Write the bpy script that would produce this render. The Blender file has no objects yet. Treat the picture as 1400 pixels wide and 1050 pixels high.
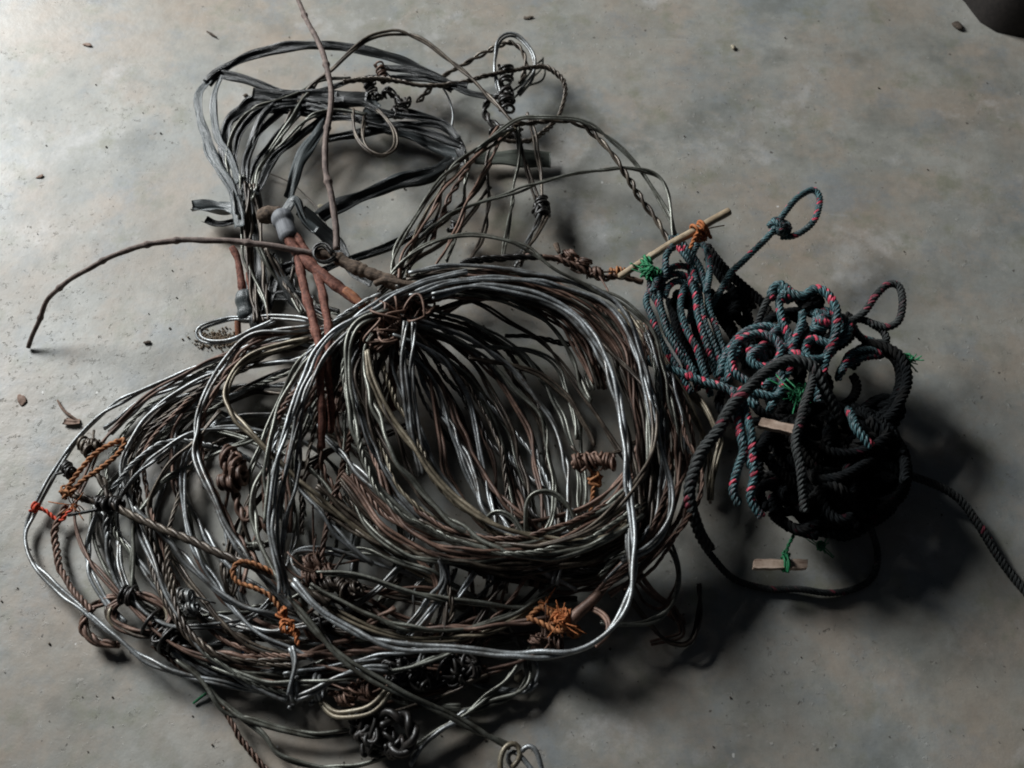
import bpy, math, random
import numpy as np
from mathutils import Vector
random.seed(7); rng = np.random.default_rng(7)
S = bpy.context.scene
COL = S.collection
R = math.radians

# ------------------------------------------------------------------ camera
PITCH, HFOV = R(61), R(54)
DIST = 0.7 / math.tan(HFOV / 2)
CAM = np.array([0.0, -DIST * math.cos(PITCH), DIST * math.sin(PITCH)])
cd = bpy.data.cameras.new('camera'); cam = bpy.data.objects.new('camera', cd); COL.objects.link(cam)
cam.location = CAM; cam.rotation_euler = (R(90) - PITCH, 0, 0)
cd.sensor_width = 36; cd.lens = 18 / math.tan(HFOV / 2); cd.clip_start = 0.01; cd.clip_end = 60
cd.dof.use_dof = True; cd.dof.focus_distance = DIST - 0.05; cd.dof.aperture_fstop = 5.6
S.camera = cam
# ------------------------------------------------------------------ light: a doorway's daylight from the upper left, dim room
w = bpy.data.worlds.new('World'); S.world = w; w.use_nodes = True
bg = w.node_tree.nodes['Background']; bg.inputs[0].default_value = (0.62, 0.72, 0.9, 1); bg.inputs[1].default_value = 0.022
def area(name, loc, tgt, sx, sy, power, col):
    l = bpy.data.lights.new(name, 'AREA'); l.shape = 'RECTANGLE'; l.size = sx; l.size_y = sy
    l.energy = power; l.spread = R(170); l.color = col
    o = bpy.data.objects.new(name, l); COL.objects.link(o); o.location = loc
    o.rotation_euler = (Vector(tgt) - Vector(loc)).to_track_quat('-Z', 'Y').to_euler()
    return o
area('doorway_light', (-2.85, 2.3, 2.15), (0, 0, 0), 1.35, 1.35, 272, (0.965, 0.99, 1.0))
S.view_settings.view_transform = 'Standard'; S.view_settings.look = 'None'
S.view_settings.exposure = 0; S.view_settings.gamma = 1
S.render.engine = 'CYCLES'
try: S.cycles.filter_width = 1.9
except Exception: pass

# ------------------------------------------------------------------ geometry helpers
sp_, cp_ = math.sin(PITCH), math.cos(PITCH)
FWD = np.array([0, cp_, -sp_]); UP = np.array([0, sp_, cp_]); RT = np.array([1.0, 0, 0])
F = 700 / math.tan(HFOV / 2)
def P(x, y, h=0.0):
    """point of the pile seen at (x, y) of the photograph, h metres above the floor"""
    d = FWD * F + RT * (x - 700) + UP * (525 - y)
    t = (h - CAM[2]) / d[2]
    return CAM + d * t
def spline(pts, closed=False, n=14):
    p = np.array(pts, float)
    if closed: q = np.vstack([p[-1], p, p[0], p[1]])
    else: q = np.vstack([2 * p[0] - p[1], p, 2 * p[-1] - p[-2]])
    out = []
    t = np.linspace(0, 1, n, endpoint=False)[:, None]
    for i in range(1, len(q) - 2):
        a, b, c, d = q[i - 1], q[i], q[i + 1], q[i + 2]
        out.append(0.5 * (2 * b + (c - a) * t + (2 * a - 5 * b + 4 * c - d) * t ** 2 + (-a + 3 * b - 3 * c + d) * t ** 3))
    out.append(q[-2][None]) if not closed else out.append(q[1][None])
    return np.vstack(out)
def resample(p, ds):
    L = np.r_[0, np.cumsum(np.linalg.norm(np.diff(p, axis=0), axis=1))]
    n = max(4, int(L[-1] / ds) + 1)
    s = np.linspace(0, L[-1], n)
    return np.stack([np.interp(s, L, p[:, k]) for k in range(3)], 1), s
def smooth(p, k=2):
    for _ in range(k):
        q = p.copy(); q[1:-1] = (p[:-2] + 2 * p[1:-1] + p[2:]) / 4; p = q
    return p
def path(xy, hs, closed=False, wob=0.0):
    """traced points -> world polyline; hs is spread evenly over the length"""
    xy = np.array(xy, float)
    L = np.r_[0, np.cumsum(np.linalg.norm(np.diff(xy, axis=0), axis=1))]; L = L / L[-1]
    hs = np.atleast_1d(np.array(hs, float))
    h = np.interp(L, np.linspace(0, 1, len(hs)), hs) if len(hs) > 1 else np.full(len(xy), hs[0])
    pts = [P(a, b, c) for (a, b), c in zip(xy, h)]
    p = spline(pts, closed)
    if wob:
        ph = rng.uniform(0, 6.28, (3, 3)); s = np.r_[0, np.cumsum(np.linalg.norm(np.diff(p, axis=0), axis=1))]
        fm = rng.uniform(.6, 1.5)
        for k in range(3):
            for j, f in enumerate((22 * fm, 47 * fm, 95 * fm)):
                p[:, k] += wob * (1, .55, .3)[j] * np.sin(s * f + ph[k, j])
    return p
def frames(p):
    T = np.gradient(p, axis=0); T /= np.linalg.norm(T, axis=1)[:, None] + 1e-12
    N = np.zeros_like(T)
    a = np.array([0, 0, 1.0]) if abs(T[0][2]) < .9 else np.array([1.0, 0, 0])
    n = a - T[0] * a.dot(T[0]); N[0] = n / np.linalg.norm(n)
    for i in range(1, len(T)):
        n = N[i - 1] - T[i] * N[i - 1].dot(T[i]); N[i] = n / (np.linalg.norm(n) + 1e-12)
    return T, N, np.cross(T, N)
class Acc:
    """collects swept tubes for ONE mesh"""
    def __init__(s): s.v = []; s.f = []; s.a = []; s.n = 0
    def add(s, V, Fc, along, ang, strand):
        s.v.append(V); s.f.append(Fc + s.n); s.n += len(V)
        s.a.append(np.stack([along, ang, strand], 1))
    def tube(s, p, r, sides=8, strand=0, s0=0.0):
        """p (n,3); r scalar or (n,)"""
        T, N, B = frames(p); n = len(p)
        r = np.broadcast_to(np.asarray(r, float), (n,)).copy()
        L = np.r_[0, np.cumsum(np.linalg.norm(np.diff(p, axis=0), axis=1))] + s0
        th = np.linspace(0, 2 * np.pi, sides, endpoint=False)
        ring = N[:, None, :] * np.cos(th)[None, :, None] + B[:, None, :] * np.sin(th)[None, :, None]
        V = p[:, None, :] + ring * r[:, None, None]
        V = V.reshape(-1, 3); i = np.arange(n - 1)[:, None] * sides; j = np.arange(sides)[None]
        j2 = (j + 1) % sides
        Fc = np.stack([i + j, i + j2, i + sides + j2, i + sides + j], -1).reshape(-1, 4)
        c0, c1 = len(V), len(V) + 1
        V = np.vstack([V, p[0] - T[0] * r[0] * .5, p[-1] + T[-1] * r[-1] * .5])
        jj = np.arange(sides); k2 = (jj + 1) % sides; e = (n - 1) * sides
        cap = np.vstack([np.stack([np.full(sides, c0), k2, jj, jj], 1), np.stack([np.full(sides, c1), e + jj, e + k2, e + k2], 1)])
        al = np.r_[np.repeat(L, sides), L[0], L[-1]]; an = np.r_[np.tile(th, n), 0, 0]
        s.add(V, np.vstack([Fc, cap]), al, an, np.full(len(V), float(strand)))
    def laid(s, p, n, r, off, pitch, sides=8, seg=10, irr=0.0, ph=None):
        """n strands of radius r twisted round the path"""
        ds = min(pitch / seg, 0.006) if n > 1 else 0.004
        q, L = resample(p, ds); q = smooth(q, 2)
        if n == 1: s.tube(q, r, sides, rng.integers(50)); return
        T, N, B = frames(q); ph = rng.uniform(0, 6.28) if ph is None else ph
        w = 2 * np.pi * L / pitch + ph
        if irr: w = w + irr * np.sin(L * 31 + ph) + irr * .6 * np.sin(L * 67 + 2 * ph)
        base = rng.integers(40)
        for k in range(n):
            a = w + 2 * np.pi * k / n
            o = off * (1 + (.35 * np.sin(L * 43 + ph * 3 + k) if irr else 0))
            o = np.broadcast_to(o, L.shape)[:, None]
            s.tube(q + o * (N * np.cos(a)[:, None] + B * np.sin(a)[:, None]), r, sides, base + k)
    def ribbon(s, p, wd, th, roll, crink=0.12, sides=14, up=None):
        """flat strip swept along p; roll = list of angles from lying flat"""
        q, L = resample(p, .004); q = smooth(q, 2); n = len(q)
        T = np.gradient(q, axis=0); T /= np.linalg.norm(T, axis=1)[:, None] + 1e-12
        Z = np.array([0, 0, 1.0]); Sd = np.cross(T, Z); Sd /= np.linalg.norm(Sd, axis=1)[:, None] + 1e-9
        Nn = np.cross(Sd, T)
        rl = np.interp(L / L[-1], np.linspace(0, 1, len(roll)), roll)
        A = Sd * np.cos(rl)[:, None] + Nn * np.sin(rl)[:, None]; Bn = -Sd * np.sin(rl)[:, None] + Nn * np.cos(rl)[:, None]
        h = sides // 2; u = np.linspace(-1, 1, h)
        ph = rng.uniform(0, 6.28, 6); wv = wd * (1 + .16 * np.sin(L * 40 + ph[0]) + .08 * np.sin(L * 101 + ph[1]))
        prof = []
        for sgn, uu in ((1, u), (-1, u[::-1])):
            for x in uu:
                cr = wd * crink * (np.sin(x * 4.2 + L * 23 + ph[2]) + .6 * np.sin(x * 7 - L * 61 + ph[3]))
                prof.append(q + A * (x * wv / 2)[:, None] + Bn * (cr + sgn * th / 2)[:, None])
        V = np.stack(prof, 1).reshape(-1, 3); m = 2 * h
        i = np.arange(n - 1)[:, None] * m; j = np.arange(m)[None]; j2 = (j + 1) % m
        Fc = np.stack([i + j, i + j2, i + m + j2, i + m + j], -1).reshape(-1, 4)
        e = (n - 1) * m
        caps = [[a, a + 1, m - 2 - a, m - 1 - a] for a in range(h - 1)]
        caps += [[e + c for c in reversed(k)] for k in caps]
        an = np.tile(np.r_[u, u[::-1]], n)
        s.add(V, np.vstack([Fc, np.array(caps)]), np.repeat(L, m), an, np.zeros(len(V)))
def build(name, acc, mat, parent=None, label=None, sm=True):
    V = np.vstack(acc.v); Fc = np.vstack(acc.f); A = np.vstack(acc.a)
    if V[:, 2].min() < .0006: V[:, 2] = np.where(V[:, 2] < .0006, .0006 + (V[:, 2] - .0006) * .02, V[:, 2])
    o0 = np.array([V[:, 0].mean(), V[:, 1].mean(), 0.0]) if parent is None else np.array(parent.get('_w', (0, 0, 0)))
    m = bpy.data.meshes.new(name)
    quads = Fc[Fc[:, 2] != Fc[:, 3]]; tris = Fc[Fc[:, 2] == Fc[:, 3]][:, :3]
    m.from_pydata((V - o0).tolist(), [], quads.tolist() + tris.tolist())
    for k, nm in enumerate(('along', 'ang', 'strand')):
        at = m.attributes.new(nm, 'FLOAT', 'POINT'); at.data.foreach_set('value', A[:, k].astype(np.float32))
    if sm: m.polygons.foreach_set('use_smooth', [True] * len(m.polygons))
    m.materials.append(mat); m.update()
    o = bpy.data.objects.new(name, m); COL.objects.link(o)
    if parent is None: o.location = o0; o['_w'] = tuple(o0)
    else: o.parent = parent
    if label: o['label'] = label
    return o
def thing(name, label, cat, at, group=None):
    o = bpy.data.objects.new(name, None); COL.objects.link(o); o.empty_display_size = .02
    w0 = P(at[0], at[1], 0); o.location = w0; o['_w'] = tuple(w0)
    return tag(o, label, cat, group)
def tag(o, label, cat, group=None):
    o['label'] = label; o['category'] = cat
    if group: o['group'] = group
    return o

# ------------------------------------------------------------------ materials
class MT:
    def __init__(s, name, rough=.5, metal=0.0, spec=.5):
        s.m = bpy.data.materials.new(name); s.m.use_nodes = True; s.t = s.m.node_tree
        s.b = s.t.nodes['Principled BSDF']; s.b.inputs['Roughness'].default_value = rough
        s.b.inputs['Metallic'].default_value = metal; s.b.inputs['Specular IOR Level'].default_value = spec
    def n(s, ty, **kw):
        x = s.t.nodes.new(ty)
        for k, v in kw.items():
            if k in ('i',):
                for a, b in v.items(): x.inputs[a].default_value = b
            else: setattr(x, k, v)
        return x
    def l(s, a, b): s.t.links.new(a, b)
    def noise(s, scale, detail=4, rough=.55, vec=None, dist=0):
        x = s.n('ShaderNodeTexNoise', i={'Scale': scale, 'Detail': detail, 'Roughness': rough, 'Distortion': dist})
        if vec: s.l(vec, x.inputs['Vector'])
        return x
    def ramp(s, fac, stops):
        x = s.n('ShaderNodeValToRGB'); e = x.color_ramp.elements
        while len(e) < len(stops): e.new(.5)
        for k, (p, c) in enumerate(stops):
            e[k].position = p; e[k].color = (*c, 1) if len(c) == 3 else c
        s.l(fac, x.inputs[0]); return x
    def mix(s, fac, a, b, mode='MIX'):
        x = s.n('ShaderNodeMix', data_type='RGBA', blend_type=mode)
        for sock, v in ((0, fac), (6, a), (7, b)):
            if isinstance(v, (int, float)): x.inputs[sock].default_value = v
            elif isinstance(v, tuple): x.inputs[sock].default_value = (*v, 1)
            else: s.l(v, x.inputs[sock])
        return x.outputs[2]
    def math(s, op, a, b=0.0):
        x = s.n('ShaderNodeMath', operation=op)
        for k, v in ((0, a), (1, b)):
            if isinstance(v, (int, float)): x.inputs[k].default_value = v
            else: s.l(v, x.inputs[k])
        return x.outputs[0]
    def bump(s, h, strength, dist, prev=None):
        x = s.n('ShaderNodeBump', i={'Strength': strength, 'Distance': dist}); s.l(h, x.inputs['Height'])
        if prev: s.l(prev, x.inputs['Normal'])
        return x.outputs[0]
    def pos(s): return s.n('ShaderNodeNewGeometry').outputs['Position']
    def attr(s, nm): return s.n('ShaderNodeAttribute', attribute_name=nm).outputs['Fac']
    def comb(s, a, b, c=0.0):
        x = s.n('ShaderNodeCombineXYZ')
        for k, v in enumerate((a, b, c)):
            if isinstance(v, (int, float)): x.inputs[k].default_value = v
            else: s.l(v, x.inputs[k])
        return x.outputs[0]

def wire_mat(name, lo, mid, hi, rough, metal, scale=55, rvar=.25):
    M = MT(name, rough, metal); ps = M.pos()
    a = M.noise(scale, 6, .65, ps); rnd = M.n('ShaderNodeObjectInfo').outputs['Random']
    f = M.math('ADD', a.outputs[0], M.math('MULTIPLY', M.math('SUBTRACT', rnd, .5), .16))
    c = M.ramp(f, [(.34, lo), (.5, mid), (.66, hi)])
    b = M.noise(700, 3, .6, ps)
    dark = M.mix(M.ramp(b.outputs[0], [(.35, (0, 0, 0)), (.6, (1, 1, 1))]).outputs[0], tuple(x * .55 for x in mid), c.outputs[0])
    M.l(dark, M.b.inputs['Base Color'])
    r = M.math('ADD', rough - rvar * .5, M.math('MULTIPLY', a.outputs[0], rvar)); M.l(r, M.b.inputs['Roughness'])
    M.l(M.bump(b.outputs[0], .35, .0006), M.b.inputs['Normal']); return M.m
GALV = wire_mat('galvanised_wire', (.06, .044, .032), (.25, .258, .255), (.45, .48, .495), .40, .55)
OLIV = wire_mat('dull_olive_wire', (.045, .04, .03), (.17, .172, .145), (.28, .29, .255), .38, .45)
DARK = wire_mat('oily_dark_wire', (.018, .012, .009), (.068, .052, .039), (.165, .135, .10), .42, .35)
RUST = wire_mat('rusty_wire', (.04, .022, .015), (.15, .085, .06), (.27, .165, .12), .55, .2)
TAN = wire_mat('stained_wire', (.06, .05, .035), (.24, .20, .14), (.36, .33, .25), .42, .3)
BLK = wire_mat('black_oily_wire', (.008, .007, .006), (.018, .016, .014), (.05, .04, .035), .4, .1)

def strip_mat(name, base, hi, rough):
    M = MT(name, rough, 0, .42); v = M.comb(M.math('MULTIPLY', M.attr('along'), 6), M.math('MULTIPLY', M.attr('ang'), 2.2))
    a = M.noise(3, 5, .6, v); c = M.ramp(a.outputs[0], [(.3, base), (.7, hi)])
    M.l(c.outputs[0], M.b.inputs['Base Color'])
    g = M.noise(260, 3, .6, M.pos())
    M.l(M.bump(a.outputs[0], .7, .002, M.bump(g.outputs[0], .3, .0006)), M.b.inputs['Normal']); return M.m
STRIP = strip_mat('black_plastic_strip', (.004, .005, .005), (.016, .018, .018), .33)
STRIPG = strip_mat('grey_plastic_strip', (.025, .032, .034), (.095, .108, .11), .36)
STRIPO = strip_mat('olive_plastic_strip', (.03, .035, .028), (.09, .10, .08), .5)
TAPE = strip_mat('silver_tape', (.09, .095, .105), (.21, .22, .235), .6)

def rope_mat(name, dk, lt, fleck, amount, rough=.5, spec=.4):
    M = MT(name, rough, 0, spec); al = M.attr('along'); an = M.attr('ang'); st = M.attr('strand')
    # yarns lie along each strand, a little askew
    yarn = M.math('SINE', M.math('ADD', M.math('MULTIPLY', an, 5), M.math('MULTIPLY', al, 420)))
    y01 = M.math('ADD', M.math('MULTIPLY', yarn, .5), .5)
    nz = M.noise(60, 5, .6, M.pos())
    c = M.mix(M.math('MULTIPLY', y01, M.ramp(nz.outputs[0], [(.3, (.25, .25, .25)), (.65, (1, 1, 1))]).outputs[0]), dk, lt)  # highlights on the yarns and dark gaps between them mixed into the colour
    cell = M.math('FLOOR', M.math('ADD', M.math('MULTIPLY', al, 115), M.math('MULTIPLY', st, .37)))
    wn = M.n('ShaderNodeTexWhiteNoise', noise_dimensions='2D'); M.l(M.comb(cell, st), wn.inputs[0])
    on = M.math('MULTIPLY', M.math('GREATER_THAN', wn.outputs[0], 1 - amount), M.math('GREATER_THAN', M.math('SINE', M.math('ADD', M.math('MULTIPLY', an, 1.0), M.math('MULTIPLY', al, 84))), -.35))
    c = M.mix(on, c, fleck)
    dirt = M.noise(18, 4, .6, M.pos())
    c = M.mix(M.ramp(dirt.outputs[0], [(.5, (0, 0, 0)), (.75, (.6, .6, .6))]).outputs[0], c, (.04, .036, .032))
    M.l(c, M.b.inputs['Base Color'])
    fz = M.noise(900, 2, .6, M.pos())
    M.l(M.bump(y01, .8, .0007, M.bump(fz.outputs[0], .4, .0006)), M.b.inputs['Normal']); return M.m
ROPE = rope_mat('teal_rope_pink_fleck', (.004, .012, .017), (.12, .255, .275), (.55, .05, .09), .12)
ROPED = rope_mat('dirty_rope', (.008, .009, .009), (.06, .068, .066), (.22, .04, .06), .05, .75)
ROPEB = rope_mat('shade_coloured_rope', (.004, .0045, .005), (.016, .018, .019), (.03, .008, .012), .02, .9, .03)  # near-black copy of the rope, with the tangle's shade put into its colour

def twine_mat(name, a, b, rough=.7):
    M = MT(name, rough, 0, .3); n = M.noise(160, 4, .6, M.pos()); c = M.ramp(n.outputs[0], [(.35, a), (.65, b)])
    M.l(c.outputs[0], M.b.inputs['Base Color']); f = M.noise(1100, 2, .6, M.pos()); M.l(M.bump(f.outputs[0], .5, .0006), M.b.inputs['Normal']); return M.m
ORANGE = twine_mat('orange_twine', (.26, .08, .025), (.56, .20, .07))
RTWINE = twine_mat('brown_twine', (.14, .05, .02), (.42, .19, .08))
GREEN = twine_mat('green_twine', (.012, .10, .04), (.035, .27, .115), .55)
RED = twine_mat('red_twine', (.35, .03, .015), (.6, .08, .03))

def bark_mat(name, a, b, c, sc=120, rough=.7):
    M = MT(name, rough, 0, .3); v = M.comb(M.math('MULTIPLY', M.attr('along'), 14), M.attr('ang'))
    n = M.noise(1.6, 6, .65, v); n2 = M.noise(sc, 5, .65, M.pos())
    f = M.math('ADD', M.math('MULTIPLY', n.outputs[0], .5), M.math('MULTIPLY', n2.outputs[0], .5))
    cr = M.ramp(f, [(.38, a), (.5, b), (.62, c)]); M.l(cr.outputs[0], M.b.inputs['Base Color'])
    M.l(M.bump(f, .9, .002), M.b.inputs['Normal']); return M.m
VINE = bark_mat('vine_bark', (.06, .045, .04), (.15, .11, .095), (.24, .19, .165))
ROOT = bark_mat('rough_bark', (.03, .022, .018), (.10, .07, .05), (.2, .15, .11), 220, .85)
REDW = bark_mat('red_brown_stick', (.05, .02, .016), (.17, .065, .045), (.30, .14, .10), 240, .75)
PEEL = bark_mat('peeled_stick', (.10, .04, .022), (.26, .10, .05), (.40, .18, .09))
BAMB = bark_mat('bamboo_stick', (.18, .13, .085), (.34, .26, .17), (.46, .38, .27), 60, .5)
WOOD = bark_mat('pale_wood', (.24, .16, .12), (.42, .31, .24), (.55, .43, .35), 90, .65)
DIRTM = bark_mat('dry_dirt', (.08, .06, .04), (.17, .13, .09), (.26, .2, .15), 400, .95)
LEAF = bark_mat('dry_leaf', (.09, .055, .04), (.19, .125, .095), (.30, .22, .18), 200, .8)
STONE = bark_mat('pebble_stone', (.2, .17, .13), (.34, .30, .22), (.5, .45, .34), 200, .8)
CHAR = bark_mat('dark_crumb', (.04, .032, .025), (.09, .07, .055), (.16, .13, .10), 300, .9)

def floor_mat():
    M = MT('worn_concrete', .5, 0, .45); ps = M.pos()
    big = M.noise(1.5, 5, .55, ps); mid = M.noise(7, 7, .62, ps); fin = M.noise(48, 6, .7, ps); gr = M.noise(420, 3, .7, ps)
    base = M.ramp(mid.outputs[0], [(.32, (.215, .212, .19)), (.5, (.272, .268, .24)), (.68, (.33, .322, .292))])
    # bluish cement film and warm mud patches
    blu = M.noise(3.3, 5, .6, M.n('ShaderNodeVectorMath', operation='ADD').outputs[0], .08)
    vm = blu.inputs['Vector'].links[0].from_node; M.l(ps, vm.inputs[0]); vm.inputs[1].default_value = (7.3, 2.1, 0)
    c = M.mix(M.ramp(blu.outputs[0], [(.50, (0, 0, 0)), (.68, (.7, .7, .7))]).outputs[0], base.outputs[0], (.235, .255, .255))
    wm = M.noise(4.1, 6, .65, M.n('ShaderNodeVectorMath', operation='ADD').outputs[0], .08)
    vm = wm.inputs['Vector'].links[0].from_node; M.l(ps, vm.inputs[0]); vm.inputs[1].default_value = (1.7, 9.4, 0)
    c = M.mix(M.ramp(wm.outputs[0], [(.46, (0, 0, 0)), (.68, (.95, .95, .95))]).outputs[0], c, (.29, .24, .19))
    # dark greenish-grey blotches
    dk = M.noise(7.5, 6, .6, M.n('ShaderNodeVectorMath', operation='ADD').outputs[0], .08)
    vm = dk.inputs['Vector'].links[0].from_node; M.l(ps, vm.inputs[0]); vm.inputs[1].default_value = (4.4, 5.2, 0)
    c = M.mix(M.ramp(dk.outputs[0], [(.52, (0, 0, 0)), (.68, (.62, .62, .62))]).outputs[0], c, (.13, .135, .12))
    # pale chalky patches
    pl = M.noise(5.2, 8, .72, M.n('ShaderNodeVectorMath', operation='ADD').outputs[0], .08)
    vm = pl.inputs['Vector'].links[0].from_node; M.l(ps, vm.inputs[0]); vm.inputs[1].default_value = (2.9, .4, 0)
    c = M.mix(M.ramp(pl.outputs[0], [(.56, (0, 0, 0)), (.70, (.55, .55, .55))]).outputs[0], c, (.50, .49, .485))
    def off(n, x, y):
        ad = M.n('ShaderNodeVectorMath', operation='ADD'); M.l(ps, ad.inputs[0]); ad.inputs[1].default_value = (x, y, 0); M.l(ad.outputs[0], n.inputs['Vector']); return n
    # cement blue-grey, olive and pink-brown mottle of a few centimetres
    m1 = off(M.noise(11, 8, .68), 3.1, 8.8); m2 = off(M.noise(9, 8, .7), 6.2, 1.4); m3 = off(M.noise(13, 8, .68), 9.9, 4.7)
    c = M.mix(M.ramp(m1.outputs[0], [(.52, (0, 0, 0)), (.66, (.6, .6, .6))]).outputs[0], c, (.20, .222, .235))
    c = M.mix(M.ramp(m2.outputs[0], [(.51, (0, 0, 0)), (.66, (.75, .75, .75))]).outputs[0], c, (.32, .27, .22))
    c = M.mix(M.ramp(m3.outputs[0], [(.54, (0, 0, 0)), (.68, (.8, .8, .8))]).outputs[0], c, (.20, .20, .15))
    crust = M.ramp(off(M.noise(3.2, 5, .6), 5.5, 3.3).outputs[0], [(.44, (0, 0, 0)), (.60, (1, 1, 1))])
    c = M.mix(.35, c, M.ramp(fin.outputs[0], [(.3, (.36, .36, .36)), (.7, (.64, .64, .64))]).outputs[0], 'OVERLAY')
    c = M.mix(.22, c, M.ramp(gr.outputs[0], [(.3, (.38, .38, .38)), (.7, (.62, .62, .62))]).outputs[0], 'OVERLAY')
    flk = off(M.noise(85, 6, .72), 1.1, 1.9)
    fl = M.math('MULTIPLY', M.ramp(flk.outputs[0], [(.60, (0, 0, 0)), (.66, (.6, .6, .6))]).outputs[0], crust.outputs[0])
    c = M.mix(fl, c, (.44, .43, .40))
    pk = off(M.noise(70, 5, .7), 8.3, 6.1)
    pkm = M.math('MULTIPLY', M.ramp(pk.outputs[0], [(.63, (0, 0, 0)), (.68, (.7, .7, .7))]).outputs[0], crust.outputs[0])
    c = M.mix(pkm, c, (.13, .115, .095))
    # small dark pits and pale specks
    for sc, thr, col, off in ((34, .072, (.07, .06, .05), 0), (75, .085, (.11, .10, .09), 3), (27, .05, (.62, .61, .58), 11)):
        vo = M.n('ShaderNodeTexVoronoi', i={'Scale': float(sc), 'Randomness': 1.0})
        ad = M.n('ShaderNodeVectorMath', operation='ADD'); M.l(ps, ad.inputs[0]); ad.inputs[1].default_value = (off, off * .7, 0)
        dd = M.n('ShaderNodeVectorMath', operation='ADD'); M.l(ad.outputs[0], dd.inputs[0])
        wv = M.noise(160, 2, .6, ps); sc2 = M.n('ShaderNodeVectorMath', operation='SCALE'); M.l(wv.outputs[1], sc2.inputs[0]); sc2.inputs['Scale'].default_value = .006
        M.l(sc2.outputs[0], dd.inputs[1]); M.l(dd.outputs[0], vo.inputs['Vector'])
        sel = M.math('GREATER_THAN', M.n('ShaderNodeSeparateColor').outputs[0], .80)
        sepn = sel.node.inputs[0].links[0].from_node; M.l(vo.outputs['Color'], sepn.inputs[0])
        k = M.math('MULTIPLY', M.math('LESS_THAN', vo.outputs['Distance'], thr), sel)
        c = M.mix(M.math('MULTIPLY', k, .8), c, col)
    # hairline scratches
    mp = M.n('ShaderNodeMapping'); mp.inputs['Rotation'].default_value = (0, 0, .55); mp.inputs['Scale'].default_value = (1.2, 26, 1); M.l(ps, mp.inputs[0])
    sc_ = M.noise(3, 3, .5, mp.outputs[0], .5)
    c = M.mix(M.ramp(sc_.outputs[0], [(.70, (0, 0, 0)), (.74, (.14, .14, .14))]).outputs[0], c, (.46, .46, .46))
    M.l(c, M.b.inputs['Base Color'])
    rr = M.ramp(big.outputs[0], [(.35, (.36, .36, .36)), (.65, (.6, .6, .6))]); M.l(rr.outputs[0], M.b.inputs['Roughness'])
    b1 = M.bump(mid.outputs[0], .12, .02); b2 = M.bump(fin.outputs[0], .1, .0015, b1); b3 = M.bump(gr.outputs[0], .12, .0006, b2)
    b4 = M.bump(M.math('SUBTRACT', fl, pkm), .8, .0012, b3); M.l(b4, M.b.inputs['Normal']); return M.m
FLOOR = floor_mat()

# ------------------------------------------------------------------ floor
m = bpy.data.meshes.new('concrete_floor'); m.from_pydata([(-6, -6, 0), (6, -6, 0), (6, 6, 0), (-6, 6, 0)], [], [(0, 1, 2, 3)])
m.materials.append(FLOOR); fo = bpy.data.objects.new('concrete_floor', m); COL.objects.link(fo); fo['kind'] = 'structure'

# ------------------------------------------------------------------ builders for wire
def pair(acc, xy, hs, r=.0021, pitch=.13, n=2, wob=.0012, closed=False, irr=.6):
    if n == 2 and pitch > .06: pitch *= 2.1; irr = .8
    if n == 3: r *= .78; pitch *= .85
    r *= .98
    p = path(xy, hs, closed, wob)
    acc.laid(p, n, r, r * (1.02 if n == 2 else 1.25), pitch, 8, 12, irr)
def wire(parent, xy, hs, mat, r=.0021, pitch=.13, n=2, name='wire_turn', wob=.0012, closed=False):
    a = Acc(); pair(a, xy, hs, r, pitch, n, wob, closed); return build(name, a, mat, parent)
def solo(name, label, cat, xy, hs, mat, group=None, **kw):
    """a wire that reads as its own thing: one mesh"""
    a = Acc(); pair(a, xy, hs, **kw); return tag(build(name, a, mat), label, cat, group)
def fam(parent, A, B, n, hA, hB, mats, r=.0021, jit=5, pitch=.13, name='wire_turn', k=(2, 2, 2, 3), pw=1.0):
    """n turns lying between two traced turns"""
    A, B = np.array(A, float), np.array(B, float)
    def rs(Q, m=12):
        L = np.r_[0, np.cumsum(np.linalg.norm(np.diff(Q, axis=0), axis=1))]; s = np.linspace(0, L[-1], m)
        return np.stack([np.interp(s, L, Q[:, 0]), np.interp(s, L, Q[:, 1])], 1)
    A, B = rs(A), rs(B); hA = np.interp(np.linspace(0, 1, 12), np.linspace(0, 1, len(hA)), hA); hB = np.interp(np.linspace(0, 1, 12), np.linspace(0, 1, len(hB)), hB)
    for i in range(n):
        t = ((i + .5) / n) ** pw + rng.normal(0, .25 / n); 
        tt = t + .12 * np.sin(np.linspace(0, rng.uniform(2, 6), 12) + rng.uniform(0, 6))
        Q = A * (1 - tt[:, None]) + B * tt[:, None] + np.cumsum(rng.normal(0, jit * .45, (12, 2)), 0) * .7
        cc = Q.mean(0); an_ = rng.normal(0, .045); q0 = (Q - cc) * (1 + rng.normal(0, .035, 2))
        Q = cc + np.stack([q0[:, 0] * math.cos(an_) - q0[:, 1] * math.sin(an_), q0[:, 0] * math.sin(an_) + q0[:, 1] * math.cos(an_)], 1) + rng.normal(0, jit * 1.1, 2)
        h = hA * (1 - t) + hB * t + rng.uniform(-.012, .012) + np.cumsum(rng.normal(0, .003, 12))
        mt = mats[rng.integers(len(mats))]; kk = k[rng.integers(len(k))]
        wire(parent, Q, np.maximum(h, .004), mt, r * rng.uniform(.85, 1.12) * (.8 if kk > 2 else 1), pitch * rng.uniform(.8, 1.4) if kk < 3 else .045, kk, name, .0023)
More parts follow.
